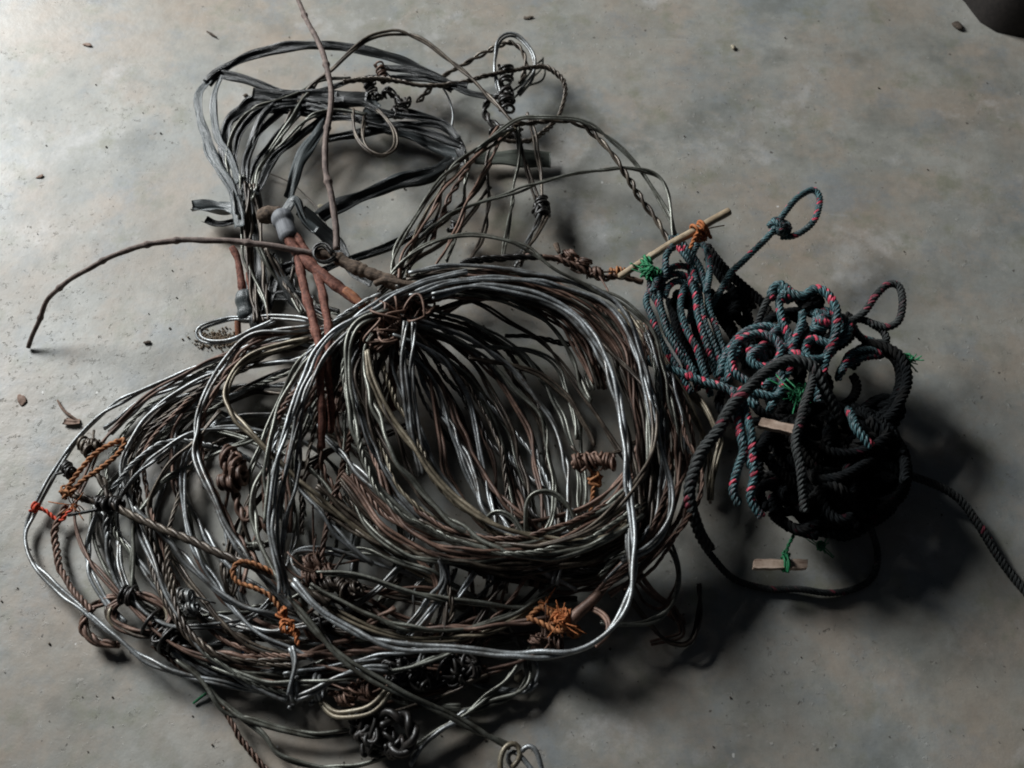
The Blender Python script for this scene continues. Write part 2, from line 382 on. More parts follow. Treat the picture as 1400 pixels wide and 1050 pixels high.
def loops(parent, n, cx, cy, sx, sy, rx, ry, hh, mats, r=.0023, k=(2, 2, 3)):
    """n whole turns of wire, each its own uneven ring"""
    for i in range(n):
        c = (cx + rng.uniform(-sx, sx), cy + rng.uniform(-sy, sy)); a, b = rng.uniform(*rx), rng.uniform(*ry); ph = rng.uniform(0, 6.28, 4); ro = rng.normal(0, .25)
        t = np.linspace(0, 2 * math.pi * 1.04, 22) + ph[0]
        kk = 1 + .05 * np.sin(2 * t + ph[1]) + .035 * np.sin(3 * t + ph[2]) + .02 * np.sin(5 * t + ph[3])
        X, Y = a * kk * np.cos(t), b * kk * np.sin(t); Q = np.stack([c[0] + X * math.cos(ro) - Y * math.sin(ro), c[1] + X * math.sin(ro) + Y * math.cos(ro)], 1)
        h = rng.uniform(*hh) + .018 * np.sin(t + ph[2]) + .01 * np.sin(2 * t + ph[1])
        n_ = k[rng.integers(len(k))]
        wire(parent, Q, np.maximum(h, .004), mats[rng.integers(len(mats))], r * rng.uniform(.82, 1.1), .16 if n_ < 3 else .04, n_, 'wire_turn', .0016)
def wraps(acc, a, b, ha, hb, core, r, turns, n=1, lean=0.0):
    """wire wound round a short axis"""
    p0, p1 = P(*a, ha), P(*b, hb); ax = p1 - p0; L = np.linalg.norm(ax); ax /= L
    u = np.cross(ax, [0, 0, 1.0]); u /= np.linalg.norm(u); v = np.cross(ax, u)
    t = np.linspace(0, 1, int(turns * 18)); w = t * turns * 2 * np.pi
    rad = core * (1 + .2 * np.sin(t * 9 + rng.uniform(0, 6)) + .16 * np.sin(w * .37 + 1) + .12 * np.sin(w * 1.31 + rng.uniform(0, 6)))
    t = t + .035 * np.sin(w * .53 + rng.uniform(0, 6)) + .02 * np.sin(w * 1.7)
    q = p0 + ax * (t * L)[:, None] + (u * np.cos(w)[:, None] + v * np.sin(w)[:, None]) * rad[:, None] + ax * (lean * np.cos(w))[:, None]
    q += rng.normal(0, r * .10, q.shape)
    acc.tube(smooth(q, 1), r, 7, rng.integers(40))
def tangle(acc, c, h, size, r, n=3, seed=0, flat=.7, strands=1, pitch=.02):
    if strands == 1: r = r * .8
    """tight knot of n crossing loops round (c, h)"""
    g = np.random.default_rng(seed); o = P(*c, h)
    for k in range(n):
        t = np.linspace(0, 2 * np.pi * 1.35, 64); a, b, d = g.uniform(0, 6.28, 3)
        p, q2 = g.choice([2, 3]), 3
        rr = size * (.62 + .3 * np.cos(q2 * t / 2 + a))
        e1 = g.normal(size=3); e1 /= np.linalg.norm(e1); e2 = np.cross(e1, g.normal(size=3)); e2 /= np.linalg.norm(e2); e3 = np.cross(e1, e2)
        q = o + (e1 * np.cos(t + b)[:, None] + e2 * np.sin(t + b)[:, None]) * rr[:, None] + e3 * (size * .5 * np.sin(p * t + d))[:, None]
        q[:, 2] = o[2] + (q[:, 2] - o[2]) * flat
        q[:, 2] = np.maximum(q[:, 2], r * 1.2)
        if strands == 1: acc.tube(q, r, 7, g.integers(40))
        else: acc.laid(q, strands, r * .56, r * .5, pitch, 7, 8)
def ends(acc, c, h, n, length, r, seed, down=.4):
    g = np.random.default_rng(seed); o = P(*c, h)
    for k in range(n):
        d = g.normal(size=3); d[2] = g.uniform(-down, .3); d /= np.linalg.norm(d); L = length * g.uniform(.35, 1.1)
        t = np.linspace(0, 1, 9)[:, None]; cv = g.normal(0, .8, 3) * L
        q = o + d * L * t + cv * t ** 2; q[:, 2] = np.maximum(q[:, 2], r * 1.5); acc.tube(q, r, 6, k)

# ================================================================== LEFT COIL
LC = thing('wire_coil', 'wide coil of doubled snare wire fanned out over the left of the floor', 'wire coil', (300, 720), 'coils of snare wire')
L = LC
OUT = [(480, 446), (390, 460), (329, 477), (286, 494), (234, 518), (200, 533), (160, 553), (114, 591), (80, 634), (57, 674), (37, 717), (34, 740), (43, 766), (71, 797), (114, 833), (157, 869), (183, 891), (220, 914), (274, 929), (331, 940), (389, 954)]
L2 = [(500, 470), (400, 475), (320, 500), (249, 557), (211, 589), (194, 620), (189, 660), (197, 706), (211, 757), (229, 797), (250, 850), (290, 890), (350, 905), (430, 898)]
L3 = [(480, 480), (400, 492), (330, 502), (270, 525), (234, 546), (200, 571), (177, 603), (166, 634), (169, 663), (183, 700), (200, 746), (220, 790), (243, 840), (271, 883), (309, 914), (346, 940), (391, 957)]
L7 = [(420, 448), (370, 453), (334, 466), (297, 514), (271, 563), (266, 603), (271, 637), (289, 677), (309, 717), (340, 765), (370, 800), (400, 830)]
wire(L, OUT, [.06, .05, .03, .02, .012, .03, .03, .02], GALV, .0023, .16)
wire(L, L3, [.07, .05, .03, .03, .04, .04, .03], GALV, .0024, .2)
wire(L, L2, [.07, .05, .03, .03, .05, .03], DARK, .0024, .05, 3)
wire(L, L7, [.08, .06, .05, .06, .06, .05], GALV, .0024, .17)
wire(L, [(x + 9, y + 4) for x, y in L7], [.07, .06, .045, .05, .05, .04], RUST, .0022, .06, 2)
wire(L, [(423, 462), (340, 487), (306, 534), (320, 569), (346, 594), (366, 617), (400, 649), (440, 686), (483, 717), (540, 760), (600, 800)], [.07, .06, .07, .06, .05, .03], TAN, .0026, .3)
wire(L, [(300, 560), (269, 600), (234, 634), (214, 666), (206, 700), (222, 740), (262, 800), (300, 850), (350, 885), (400, 900)], [.05, .04, .03, .04, .03], DARK, .002, .12)
wire(L, [(300, 575), (260, 611), (249, 646), (249, 689), (254, 723), (266, 757), (297, 797), (314, 826), (360, 870), (430, 900)], [.04, .03, .03, .04, .03], GALV, .0021, .15)
wire(L, [(160, 660), (134, 703), (123, 734), (121, 769), (129, 797), (143, 822), (170, 850)], [.02, .015, .03, .03], GALV, .0022, .11)
wire(L, [(130, 690), (143, 709), (171, 746), (200, 783), (223, 811), (250, 850), (285, 895), (330, 930)], [.02, .03, .03, .03], GALV, .0023, .18)
wire(L, [(92, 690), (77, 717), (76, 751), (86, 783), (100, 809), (125, 838)], [.02, .01, .02, .03], RUST, .0026, .035, 3)
wire(L, [(183, 694), (237, 746), (274, 786), (314, 820), (371, 842), (430, 860), (480, 885)], [.05, .045, .04, .03], GALV, .0025, .22)
wire(L, [(305, 770), (310, 800), (330, 825), (360, 838), (400, 850)], [.02, .02], DARK, .0024, .05)
wire(L, [(540, 830), (455, 880), (400, 897), (330, 898), (290, 893), (262, 870), (240, 830)], [.04, .03, .03], RUST, .0028, .06)
wire(L, [(210, 880), (231, 897), (274, 931), (303, 966), (331, 1014), (369, 1060)], [.03, .02, .01], RUST, .0019, .03, 3)
wire(L, [(240, 900), (277, 931), (309, 971), (346, 986), (403, 1000), (460, 1003), (520, 990)], [.03, .02, .012], OLIV, .0024, .12)
wire(L, [(300, 960), (360, 1006), (377, 1031), (417, 1046), (480, 1046), (520, 1037), (560, 1026), (603, 997), (640, 975), (663, 955), (690, 930), (709, 903), (725, 880)], [.02, .012, .015, .03], OLIV, .0021, .14)
wire(L, [(196, 560), (250, 540), (296, 545), (340, 530), (390, 505)], [.02, .03, .04], GALV, .002, .1)
fam(L, OUT, L3, 2, [.07, .04, .02, .02, .03, .03], [.07, .04, .02, .03, .04, .03], [DARK, RUST, DARK, OLIV], .002, 5)
fam(L, L3, L2, 1, [.06, .04, .02, .03, .03], [.06, .04, .02, .03, .03], [GALV, DARK, RUST], .002, 4)
fam(L, L2, L7, 3, [.05, .04, .02, .02, .03], [.06, .04, .02, .03, .03], [DARK, GALV, RUST, OLIV, GALV], .0021, 6)
loops(L, 5, 345, 740, 60, 40, (150, 205), (120, 170), (.012, .03), [GALV, RUST, OLIV, DARK])
loops(L, 2, 265, 740, 30, 30, (110, 150), (120, 160), (.012, .035), [GALV, RUST])
# top fan of the left coil running into the middle
fam(L, [(500, 440), (400, 445), (300, 490), (200, 545), (150, 590)], [(500, 520), (420, 530), (330, 545), (260, 590), (225, 640)], 7, [.08, .06, .03, .01, .01], [.05, .04, .02, .015, .02], [DARK, DARK, OLIV, RUST, GALV], .0022, 6)
fam(L, [(520, 540), (430, 560), (350, 610), (310, 690), (300, 770)], [(560, 600), (480, 640), (400, 700), (370, 760), (350, 830)], 3, [.04, .03, .02, .015, .01], [.04, .03, .02, .015, .02], [DARK, GALV, RUST], .0021, 6)
fam(L, [(250, 690), (270, 760), (300, 830), (380, 880), (470, 890)], [(300, 640), (330, 740), (380, 820), (450, 850), (560, 850)], 3, [.02, .02, .02, .03, .03], [.04, .03, .03, .03, .03], [GALV, DARK, OLIV, RUST], .0022, 6)
# bottom sweep of the left coil
fam(L, [(210, 850), (262, 888), (330, 905), (430, 905), (540, 890), (640, 870)], [(250, 900), (300, 930), (380, 955), (450, 950), (530, 930), (600, 900)], 5, [.03, .03, .03, .03, .03], [.02, .02, .02, .02, .02], [OLIV, GALV, DARK, RUST], .0023, 4)
# stray loop above left
wire(L, [(430, 437), (380, 434), (340, 437), (311, 437), (283, 443), (270, 451), (277, 463), (311, 466), (349, 451), (375, 440)], [.07, .05, .03, .03, .05, .07], GALV, .0021, .3)

# ================================================================== LOWER MIDDLE COIL
BC = thing('wire_coil', 'low tangle of dark doubled wire arcs under the bottom of the big coil', 'wire coil', (600, 870), 'coils of snare wire')
wire(BC, [(430, 785), (497, 789), (560, 811), (646, 823), (731, 829), (780, 825)], [.06, .06, .05, .05], OLIV, .0022, .16)
wire(BC, [(425, 800), (474, 826), (520, 846), (560, 860), (617, 863), (674, 849), (714, 831), (760, 800)], [.06, .06, .05, .05], OLIV, .0023, .15)
wire(BC, [(430, 815), (480, 845), (530, 866), (590, 875), (650, 868), (700, 850), (735, 825)], [.05, .05, .05, .05], TAN, .0021, .15)
wire(BC, [(360, 900), (417, 897), (474, 894), (531, 886), (600, 868), (660, 840)], [.03, .03, .04, .04], RUST, .0024, .06)
wire(BC, [(390, 925), (426, 914), (503, 900), (546, 891), (620, 880)], [.03, .03, .04, .04], GALV, .0021, .12)
wire(BC, [(600, 765), (612, 790), (598, 825), (580, 855), (565, 880)], [.07, .05, .03], GALV, .0022, .1)
wire(BC, [(610, 760), (605, 800), (588, 835), (560, 868), (540, 890)], [.06, .05, .03], GALV, .0022, .1)
wire(BC, [(650, 780), (635, 805), (620, 830), (600, 870)], [.06, .05, .03], GALV, .002, .1)
wire(BC, [(700, 785), (680, 810), (655, 845), (630, 885)], [.05, .05, .03], DARK, .002, .1)
fam(BC, [(420, 770), (480, 800), (560, 830), (650, 835), (760, 810)], [(400, 840), (460, 880), (540, 900), (640, 890), (760, 870)], 6, [.04, .03, .03, .03, .03], [.03, .02, .02, .02, .03], [DARK, OLIV, DARK, RUST], .0022, 6)
fam(BC, [(560, 760), (575, 790), (565, 830), (530, 870)], [(760, 770), (730, 800), (690, 840), (640, 900)], 14, [.05, .04, .03, .02], [.04, .04, .03, .02], [DARK, RUST, GALV, DARK], .002, 6)
fam(BC, [(430, 900), (500, 905), (560, 900), (650, 905)], [(450, 950), (520, 965), (600, 955), (680, 920)], 7, [.02, .02, .02, .02], [.01, .01, .01, .01], [DARK, RUST, BLK], .0022, 5)
fam(BC, [(880, 770), (900, 800), (930, 830), (940, 870), (900, 880)], [(850, 790), (870, 840), (900, 850), (925, 815), (930, 760)], 3, [.05, .03, .02, .01, .01], [.05, .03, .02, .02, .04], [DARK, RUST], .002, 4)

# ================================================================== MIDDLE COIL
MC = thing('wire_coil', 'large round coil of grey and rusty wire heaped in the middle of the pile', 'wire coil', (680, 620), 'coils of snare wire')
M1 = [(560, 374), (617, 363), (689, 366), (760, 380), (817, 400), (846, 417), (869, 451), (880, 494), (889, 537), (897, 580), (905, 640), (898, 700), (880, 745)]
M2 = [(540, 395), (600, 385), (660, 390), (720, 405), (775, 430), (812, 470), (835, 520), (850, 580), (858, 640), (862, 700), (862, 760)]
M3 = [(520, 430), (590, 410), (650, 414), (700, 440), (740, 466), (770, 500), (800, 549), (845, 610), (880, 670)]
wire(MC, M1, [.12, .12, .11, .10, .09, .08, .08], GALV, .0024, .2)
wire(MC, [(x - 4, y + 9) for x, y in M1], [.11, .11, .10, .09, .08, .07, .07], DARK, .0023, .18)
wire(MC, M2[:-1] + [(860, 755), (866, 790)], [.12, .12, .11, .10, .10, .10, .10], GALV, .0025, .25)
fam(MC, [(440, 520), (470, 465), (510, 420)] + M1, [(462, 540), (490, 480), (520, 435)] + M2, 8, [.08, .10, .11, .09, .08, .07], [.08, .10, .11, .09, .08, .07], [DARK, RUST, DARK, OLIV, RUST], .0022, 5)
fam(MC, [(470, 480), (500, 435), (545, 402), (620, 380), (700, 390), (760, 420), (800, 460), (825, 520)], [(480, 510), (510, 455), (550, 425), (610, 405), (690, 410), (740, 430), (790, 470), (820, 540)], 7, [.08, .11, .11, .10, .08, .06], [.07, .09, .09, .08, .06, .05], [DARK, BLK, OLIV, RUST], .0023, 5)
fam(MC, [(900, 470), (925, 520), (945, 580), (950, 650), (930, 710), (890, 760), (840, 800)], [(870, 450), (885, 520), (900, 590), (905, 650), (895, 700), (870, 745), (820, 790)], 13, [.06, .07, .07, .07, .07, .06], [.06, .06, .06, .06, .05], [RUST, RUST, OLIV, TAN, GALV, RUST], .0022, 7, k=(2, 2, 3))
fam(MC, [(870, 430), (900, 480), (930, 540), (960, 600), (955, 660)], [(850, 410), (900, 500), (960, 560), (975, 610), (960, 700)], 5, [.05, .05, .05, .04, .03], [.04, .04, .04, .04, .03], [RUST, OLIV, TAN], .002, 4)
wire(MC, [(545, 440)] + M3[1:], [.10, .08, .06, .05, .05], DARK, .0019, .14)
wire(MC, [(690, 460), (737, 463), (770, 469), (803, 469), (850, 470)], [.05, .05], BLK, .0022, .04, 3)
wire(MC, [(640, 490), (700, 500), (740, 515), (780, 545), (800, 580), (812, 610)], [.08, .06, .05, .04], DARK, .0021, .12)
wire(MC, [(640, 470), (720, 480), (760, 500), (775, 540), (790, 600)], [.07, .05, .04, .04], OLIV, .002, .12)
C1 = [(530, 425), (495, 440), (480, 463), (474, 520), (483, 577), (497, 626), (520, 668), (554, 706), (606, 734), (663, 749), (720, 743), (766, 726), (806, 706), (857, 671), (883, 640), (889, 594), (883, 540)]
C2 = [(500, 480), (505, 510), (514, 530), (537, 571), (569, 614), (606, 663), (640, 694), (680, 718), (720, 731), (780, 745), (840, 730), (890, 690)]
wire(MC, C1, [.13, .12, .11, .10, .10, .09, .09, .09], OLIV, .0027, .22)
wire(MC, C2, [.12, .11, .10, .10, .09, .08], TAN, .0026, .3)
fam(MC, C1[:14], C2, 8, [.10, .10, .09, .08, .08], [.10, .09, .08, .08, .07], [RUST, DARK, GALV, OLIV, RUST, TAN], .0023, 6, k=(2, 2, 3))
fam(MC, [(480, 640), (530, 710), (600, 750), (680, 765), (770, 755), (850, 720), (900, 680)], [(440, 700), (500, 745), (600, 770), (700, 785), (790, 775), (860, 745), (910, 700)], 9, [.06, .06, .06, .06, .06], [.04, .04, .05, .05, .06], [RUST, DARK, OLIV, DARK], .0023, 5)
fam(MC, [(640, 745), (700, 770), (780, 770), (850, 740)], [(600, 770), (690, 800), (780, 805), (850, 780)], 12, [.06, .06, .06, .06], [.03, .03, .03, .03], [BLK, RUST, DARK], .0022, 5)
loops(MC, 5, 690, 575, 22, 22, (178, 215), (165, 195), (.05, .10), [GALV, RUST, OLIV, DARK, GALV])
# inner fan, left of the hole
fam(MC, [(520, 440), (560, 460), (610, 510), (645, 580), (665, 650), (680, 720), (670, 790)], [(520, 420), (600, 425), (700, 465), (775, 550), (800, 640), (800, 710), (770, 790)], 15, [.11, .09, .05, .03, .03, .04, .03], [.11, .08, .05, .03, .02, .04, .03], [DARK, GALV, GALV, RUST, OLIV], .0022, 7)
fam(MC, [(520, 450), (555, 500), (570, 570), (600, 640), (650, 710), (720, 770)], [(540, 430), (620, 500), (690, 590), (730, 660), (770, 720), (840, 770)], 9, [.10, .07, .05, .05, .05, .03], [.08, .04, .03, .03, .05, .04], [DARK, BLK, RUST, GALV], .0023, 8)
wire(MC, [(556, 440), (552, 480), (553, 530), (560, 590), (575, 650)], [.13, .12, .10, .09], GALV, .0023, .15)
wire(MC, [(566, 440), (562, 490), (564, 550), (580, 620)], [.13, .12, .10, .09], GALV, .0021, .12)
wire(MC, [(520, 440), (500, 480), (497, 520), (505, 580), (522, 640)], [.12, .11, .10, .09], DARK, .0022, .13)
# little upright loop inside the coil
wire(MC, [(720, 735), (718, 700), (722, 680), (740, 671), (765, 680), (785, 705), (795, 730)], [.05, .07, .08, .07, .05], OLIV, .002, .5)
wire(MC, [(665, 725), (668, 706), (685, 700), (705, 712), (718, 735)], [.06, .08, .07], OLIV, .0018, .5)
# left limbs of the middle coil
A1 = [(640, 372), (575, 386), (530, 405), (509, 420), (469, 446), (437, 477), (417, 514), (398, 560), (385, 610), (375, 670), (370, 720), (376, 765), (385, 810)]
wire(MC, A1, [.13, .13, .12, .11, .10, .09], GALV, .0025, .22)
wire(MC, [(x + 10, y + 7) for x, y in A1], [.125, .125, .12, .10, .09, .08], GALV, .0024, .19)
wire(MC, [(640, 390), (560, 410), (500, 440), (450, 486), (429, 514), (417, 549), (411, 597), (403, 663), (391, 706), (384, 760)], [.12, .12, .10, .09, .08], GALV, .0023, .16)
wire(MC, [(620, 400), (530, 430), (470, 470), (440, 497), (394, 546), (371, 603), (363, 677), (370, 730), (385, 780)], [.11, .11, .09, .07, .06], RUST, .0026, .04, 3)
wire(MC, [(600, 420), (540, 440), (500, 475), (482, 540), (480, 586), (466, 643), (451, 706), (440, 770)], [.10, .10, .08, .05, .05], RUST, .0024, .035, 3)
wire(MC, [(423, 560), (440, 591), (469, 620), (503, 657), (530, 678), (570, 712)], [.06, .07, .08, .08], GALV, .0025, .3)
wire(MC, [(400, 655), (414, 674), (440, 706), (470, 740), (510, 770)], [.05, .05, .04], GALV, .0024, .2)
wire(MC, [(365, 645), (345, 680), (350, 730), (378, 790), (420, 850), (470, 900), (530, 935), (600, 972), (650, 1000), (697, 1022)], [.06, .07, .08, .07, .05, .03], OLIV, .0026, .25)
fam(MC, [(520, 410), (460, 450), (420, 500), (385, 570), (365, 640), (362, 720)], [(560, 420), (510, 460), (470, 510), (440, 570), (425, 640), (420, 720)], 9, [.10, .09, .07, .06, .05], [.09, .08, .06, .04, .03], [DARK, GALV, RUST, OLIV], .0022, 6)
wire(MC, [(470, 690), (440, 640), (438, 580), (445, 560)], [.03, .05], RUST, .002, .04, 2)
loops(BC, 3, 575, 845, 50, 22, (150, 215), (50, 85), (.02, .05), [OLIV, RUST, DARK, GALV])
# the bind where the coils cross
kn = Acc()
for k in range(9): tangle(kn, (545 + rng.uniform(-28, 28), 445 + rng.uniform(-28, 24)), .105 + rng.uniform(-.02, .02), rng.uniform(.016, .030), .0022, 2, 100 + k, .6)
build('knot', kn, RUST, MC)

# ------------------------------------------------------------------ single wires that stand out
SG = 'single wires crossing the coils'
solo('snare_wire', 'pale blue-grey doubled wire bounding the big coil at its right and bottom', 'snare wire',
     [(403, 794), (440, 834), (480, 860), (509, 874), (560, 886), (646, 891), (700, 895), (770, 892), (815, 878), (846, 850), (862, 812), (868, 770), (864, 720), (858, 660), (852, 600), (846, 545), (832, 495), (810, 455), (780, 425), (730, 402), (660, 392), (590, 405)],
     [.09, .10, .11, .12, .12, .13, .13, .13], GALV, None, r=.0027, pitch=.3)
solo('snare_wire', 'shiny doubled wire curving down inside the right side of the big coil', 'snare wire',
     [(560, 402), (620, 385), (700, 383), (760, 390), (817, 408), (848, 432), (868, 475), (880, 520), (888, 560), (905, 620), (918, 670), (912, 720), (885, 752), (850, 768)],
     [.13, .13, .12, .11, .10, .09], GALV, None, r=.0024, pitch=.26)
solo('snare_wire', 'thin olive wire arching high over the top rim of the big coil', 'snare wire',
     [(530, 385), (560, 351), (594, 331), (640, 321), (683, 326), (720, 340), (760, 369), (800, 388), (840, 410)], [.10, .12, .13, .12, .10], OLIV, None, r=.0022, pitch=.2)

# ================================================================== UPPER LOOPS
UC = thing('wire_loop', 'thin olive wire loops reaching up and right from the coil to the twisted junction', 'wire loop', (690, 270), 'thin wire loops above the coil')
u = dict(r=.0019, pitch=.15)
wire(UC, [(646, 209), (703, 166), (731, 160), (766, 160), (800, 166), (829, 186), (857, 211), (880, 237), (900, 269), (918, 306), (925, 332)], [.08, .09, .10, .08, .06, .05], OLIV, **u)
wire(UC, [(703, 170), (760, 164), (794, 171), (820, 191), (843, 220), (863, 249), (886, 283), (906, 317), (920, 342)], [.08, .09, .08, .06, .05], DARK, .0026, .05, 2)
wire(UC, [(922, 330), (918, 290), (912, 262), (898, 241), (857, 231), (823, 233), (777, 239), (737, 249), (691, 266), (649, 280), (617, 293), (586, 315), (562, 345), (545, 385)], [.05, .06, .08, .08, .07, .08, .10], OLIV, .0022, .18)
wire(UC, [(703, 174), (680, 186), (646, 209), (614, 234), (589, 263), (571, 291), (551, 322), (540, 350), (537, 390)], [.08, .08, .09, .10], OLIV, .0021, .13)
wire(UC, [(710, 170), (684, 192), (652, 214), (622, 240), (600, 265), (580, 296), (566, 330), (556, 380)], [.08, .07, .08, .10], TAN, .0018, .13)
wire(UC, [(680, 190), (669, 203), (666, 234), (667, 271), (665, 303), (657, 331), (643, 356)], [.07, .05, .05, .08], DARK, .002, .12)
wire(UC, [(706, 172), (709, 214), (703, 249), (702, 280), (694, 315), (687, 352)], [.08, .05, .06, .09], OLIV, .0019, .12)
wire(UC, [(637, 209), (636, 243), (634, 280), (625, 322), (609, 356)], [.05, .04, .05, .09], OLIV, .0019, .12)
wire(UC, [(611, 220), (606, 260), (597, 294), (580, 330), (560, 365)], [.05, .05, .08, .10], DARK, .0019, .12)
wire(UC, [(646, 220), (630, 243), (617, 263), (603, 294), (590, 335)], [.05, .06, .08], RUST, .0022, .05)
wire(UC, [(670, 225), (650, 262), (620, 290), (585, 320), (560, 350)], [.05, .06, .08], DARK, .002, .1)
wire(UC, [(670, 255), (640, 300), (600, 335), (560, 360), (520, 400)], [.05, .06, .09, .11], DARK, .002, .1)
wire(UC, [(720, 154), (729, 186), (737, 220), (741, 245), (741, 270)], [.07, .05, .04], DARK, .002, .12)
wire(UC, [(709, 186), (716, 215), (726, 246), (736, 272)], [.07, .05, .04], DARK, .0022, .1)
wire(UC, [(742, 290), (734, 306), (720, 333), (704, 362)], [.04, .05, .08], GALV, .0021, .1)
wire(UC, [(748, 290), (741, 310), (727, 335), (712, 362)], [.04, .05, .08], DARK, .0021, .1)
fam(UC, [(700, 180), (640, 225), (590, 280), (550, 350), (520, 420)], [(690, 200), (650, 260), (610, 320), (580, 360), (560, 420)], 2, [.07, .07, .08, .10, .10], [.06, .06, .07, .09, .09], [OLIV, DARK, DARK, RUST], .0019, 5)
kn = Acc(); tangle(kn, (741, 287), .035, .014, .0034, 5, 5); wraps(kn, (740, 268), (742, 297), .035, .035, .008, .0026, 6); build('knot', kn, BLK, UC)
kn = Acc(); tangle(kn, (622, 312), .03, .012, .0026, 3, 6); build('knot', kn, BLK, UC)

JC = thing('wire_loop', 'narrow upright loop of shiny doubled wire standing above the black wound knot at the top', 'wire loop', (705, 110), 'thin wire loops above the coil')
wire(JC, [(690, 150), (682, 126), (677, 94), (680, 63), (691, 49), (706, 49), (720, 63), (730, 83), (727, 106), (709, 128)], [.04, .06, .06, .05, .04], GALV, .0022, .4)
wire(JC, [(571, 138), (606, 106), (634, 89), (669, 71), (691, 60), (709, 63), (717, 77), (717, 94), (711, 114)], [.03, .03, .04, .05, .04], DARK, .0024, .04, 2, 'wire_end')
for q in ([(743, 79), (741, 92), (728, 106), (706, 121), (690, 130)], [(744, 90), (741, 111), (722, 120), (704, 134)], [(741, 80), (726, 98), (712, 116)]):
    wire(JC, q, [.03, .04, .04], OLIV, .0018, .2, 1, 'wire_end')
kn = Acc(); wraps(kn, (692, 90), (692, 150), .055, .05, .009, .0026, 9); tangle(kn, (693, 135), .05, .013, .003, 3, 8)
tangle(kn, (683, 182), .05, .015, .0028, 4, 9); tangle(kn, (702, 180), .05, .015, .0028, 3, 10); build('knot', kn, BLK, JC)
wire(JC, [(700, 180), (676, 172), (663, 157), (663, 143), (674, 134), (690, 132)], [.05, .04, .05], BLK, .003, .05, 2)
solo('twisted_wire', 'dark twisted wire bowing out in a round loop right of the black wound knot', 'twisted wire',
     [(470, 112), (520, 108), (580, 116), (620, 113), (668, 103), (720, 94), (749, 94), (771, 111), (774, 131), (763, 160), (737, 184), (717, 191), (690, 190), (676, 184)],
     [.07, .07, .06, .06, .05, .05, .05], DARK, None, r=.0024, pitch=.035, n=3)
solo('snare_wire', 'dark doubled wire humped above the black strips at the very top of the pile', 'snare wire',
     [(380, 200), (400, 150), (434, 109), (454, 95), (477, 74), (503, 54), (526, 46), (549, 44), (577, 54), (606, 74), (634, 97), (657, 120), (680, 146), (703, 170)], [.04, .06, .08, .08, .07, .07], DARK, None, r=.0024, pitch=.12)
solo('snare_wire', 'fine grey wire arcing down beside the dark wound knot among the strips', 'snare wire', [(600, 112), (612, 132), (618, 155), (617, 178)], [.04, .03, .02], GALV, None, r=.0018, pitch=.2, n=1)

# ================================================================== BLACK STRIPS
ST = thing('strip_bundle', 'hank of shiny black plastic strips looped at the upper left of the pile', 'plastic strips', (400, 200))
def strip(xy, hs, wd, roll, mat=STRIP, parent=ST, name='strip', th=.0009, crink=.10):
    a = Acc(); a.ribbon(path(xy, hs, wob=.001), wd * 1.25, th, [-.55 * x for x in roll], crink); return build(name, a, mat, parent)
strip([(284, 113), (302, 97), (340, 78), (390, 66), (435, 61), (480, 64), (530, 76), (575, 95), (620, 122)], [.05, .06, .07, .06, .05], .0125, [1.0, .8, .5, .5, .3])
strip([(285, 110), (271, 128), (272, 160), (283, 190), (295, 220), (312, 250), (322, 275), (326, 310)], [.05, .05, .06, .06], .012, [.4, .3, .2, .4], STRIPG)
strip([(300, 100), (330, 108), (365, 120), (400, 128), (460, 130)], [.05, .05, .06], .011, [.5, .3, .3])
strip([(302, 102), (292, 130), (292, 160), (300, 190), (314, 215), (326, 250)], [.05, .05, .06], .009, [.9, .6, .4], STRIPG)
strip([(330, 295), (325, 255), (312, 230), (306, 195), (312, 165), (335, 150), (348, 138), (400, 138), (450, 150)], [.06, .05, .05, .06], .016, [.8, .5, .4, .3])
strip([(345, 128), (380, 132), (420, 132), (455, 133), (500, 135)], [.06, .06], .018, [.2, .4, .2])
strip([(350, 148), (390, 150), (430, 152), (470, 158)], [.05, .05], .014, [.2, .3])
strip([(394, 270), (400, 248), (411, 217), (429, 191), (446, 168), (457, 150), (475, 141), (500, 140), (515, 150)], [.07, .06, .05, .05], .014, [.7, .3, .6, .2], STRIPG)
strip([(448, 190), (486, 184), (540, 174), (597, 171), (618, 183), (632, 211), (636, 240)], [.05, .05, .04], .011, [.8, .5, .9])
strip([(438, 296), (452, 286), (490, 270), (540, 252), (590, 238), (622, 218)], [.06, .05, .05], .017, [.4, .7, .4])
strip([(455, 290), (500, 262), (550, 240), (600, 230), (640, 215)], [.05, .05, .05], .008, [.4, .7, .4], STRIPG)
strip([(500, 150), (530, 175), (560, 185), (590, 197), (625, 212)], [.03, .02, .03], .016, [.2, .1, .2], STRIPG, crink=.2)
strip([(520, 91), (563, 96), (606, 109), (640, 126), (676, 134)], [.06, .06, .06], .009, [.6, .5])
strip([(649, 216), (690, 216), (752, 219)], [.02, .02, .015], .022, [.1, .15], STRIPO, crink=.04)
strip([(411, 288), (434, 311), (457, 334), (483, 366), (510, 386)], [.07, .05, .07], .016, [.3, .6], STRIP)
strip([(332, 288), (300, 284), (262, 282)], [.05, .03, .03], .020, [.3, .5, .2], STRIPG, crink=.25)
strip([(332, 300), (300, 308), (280, 300)], [.03, .02, .02], .010, [.3, .5, .2], STRIP, crink=.2)
strip([(440, 371), (469, 358), (503, 347), (540, 333), (583, 309), (620, 290)], [.06, .05, .05], .009, [.4, .6], STRIP)
strip([(470, 150), (510, 160), (560, 155), (600, 168), (626, 190)], [.05, .05, .04], .010, [.4, .6, .4])
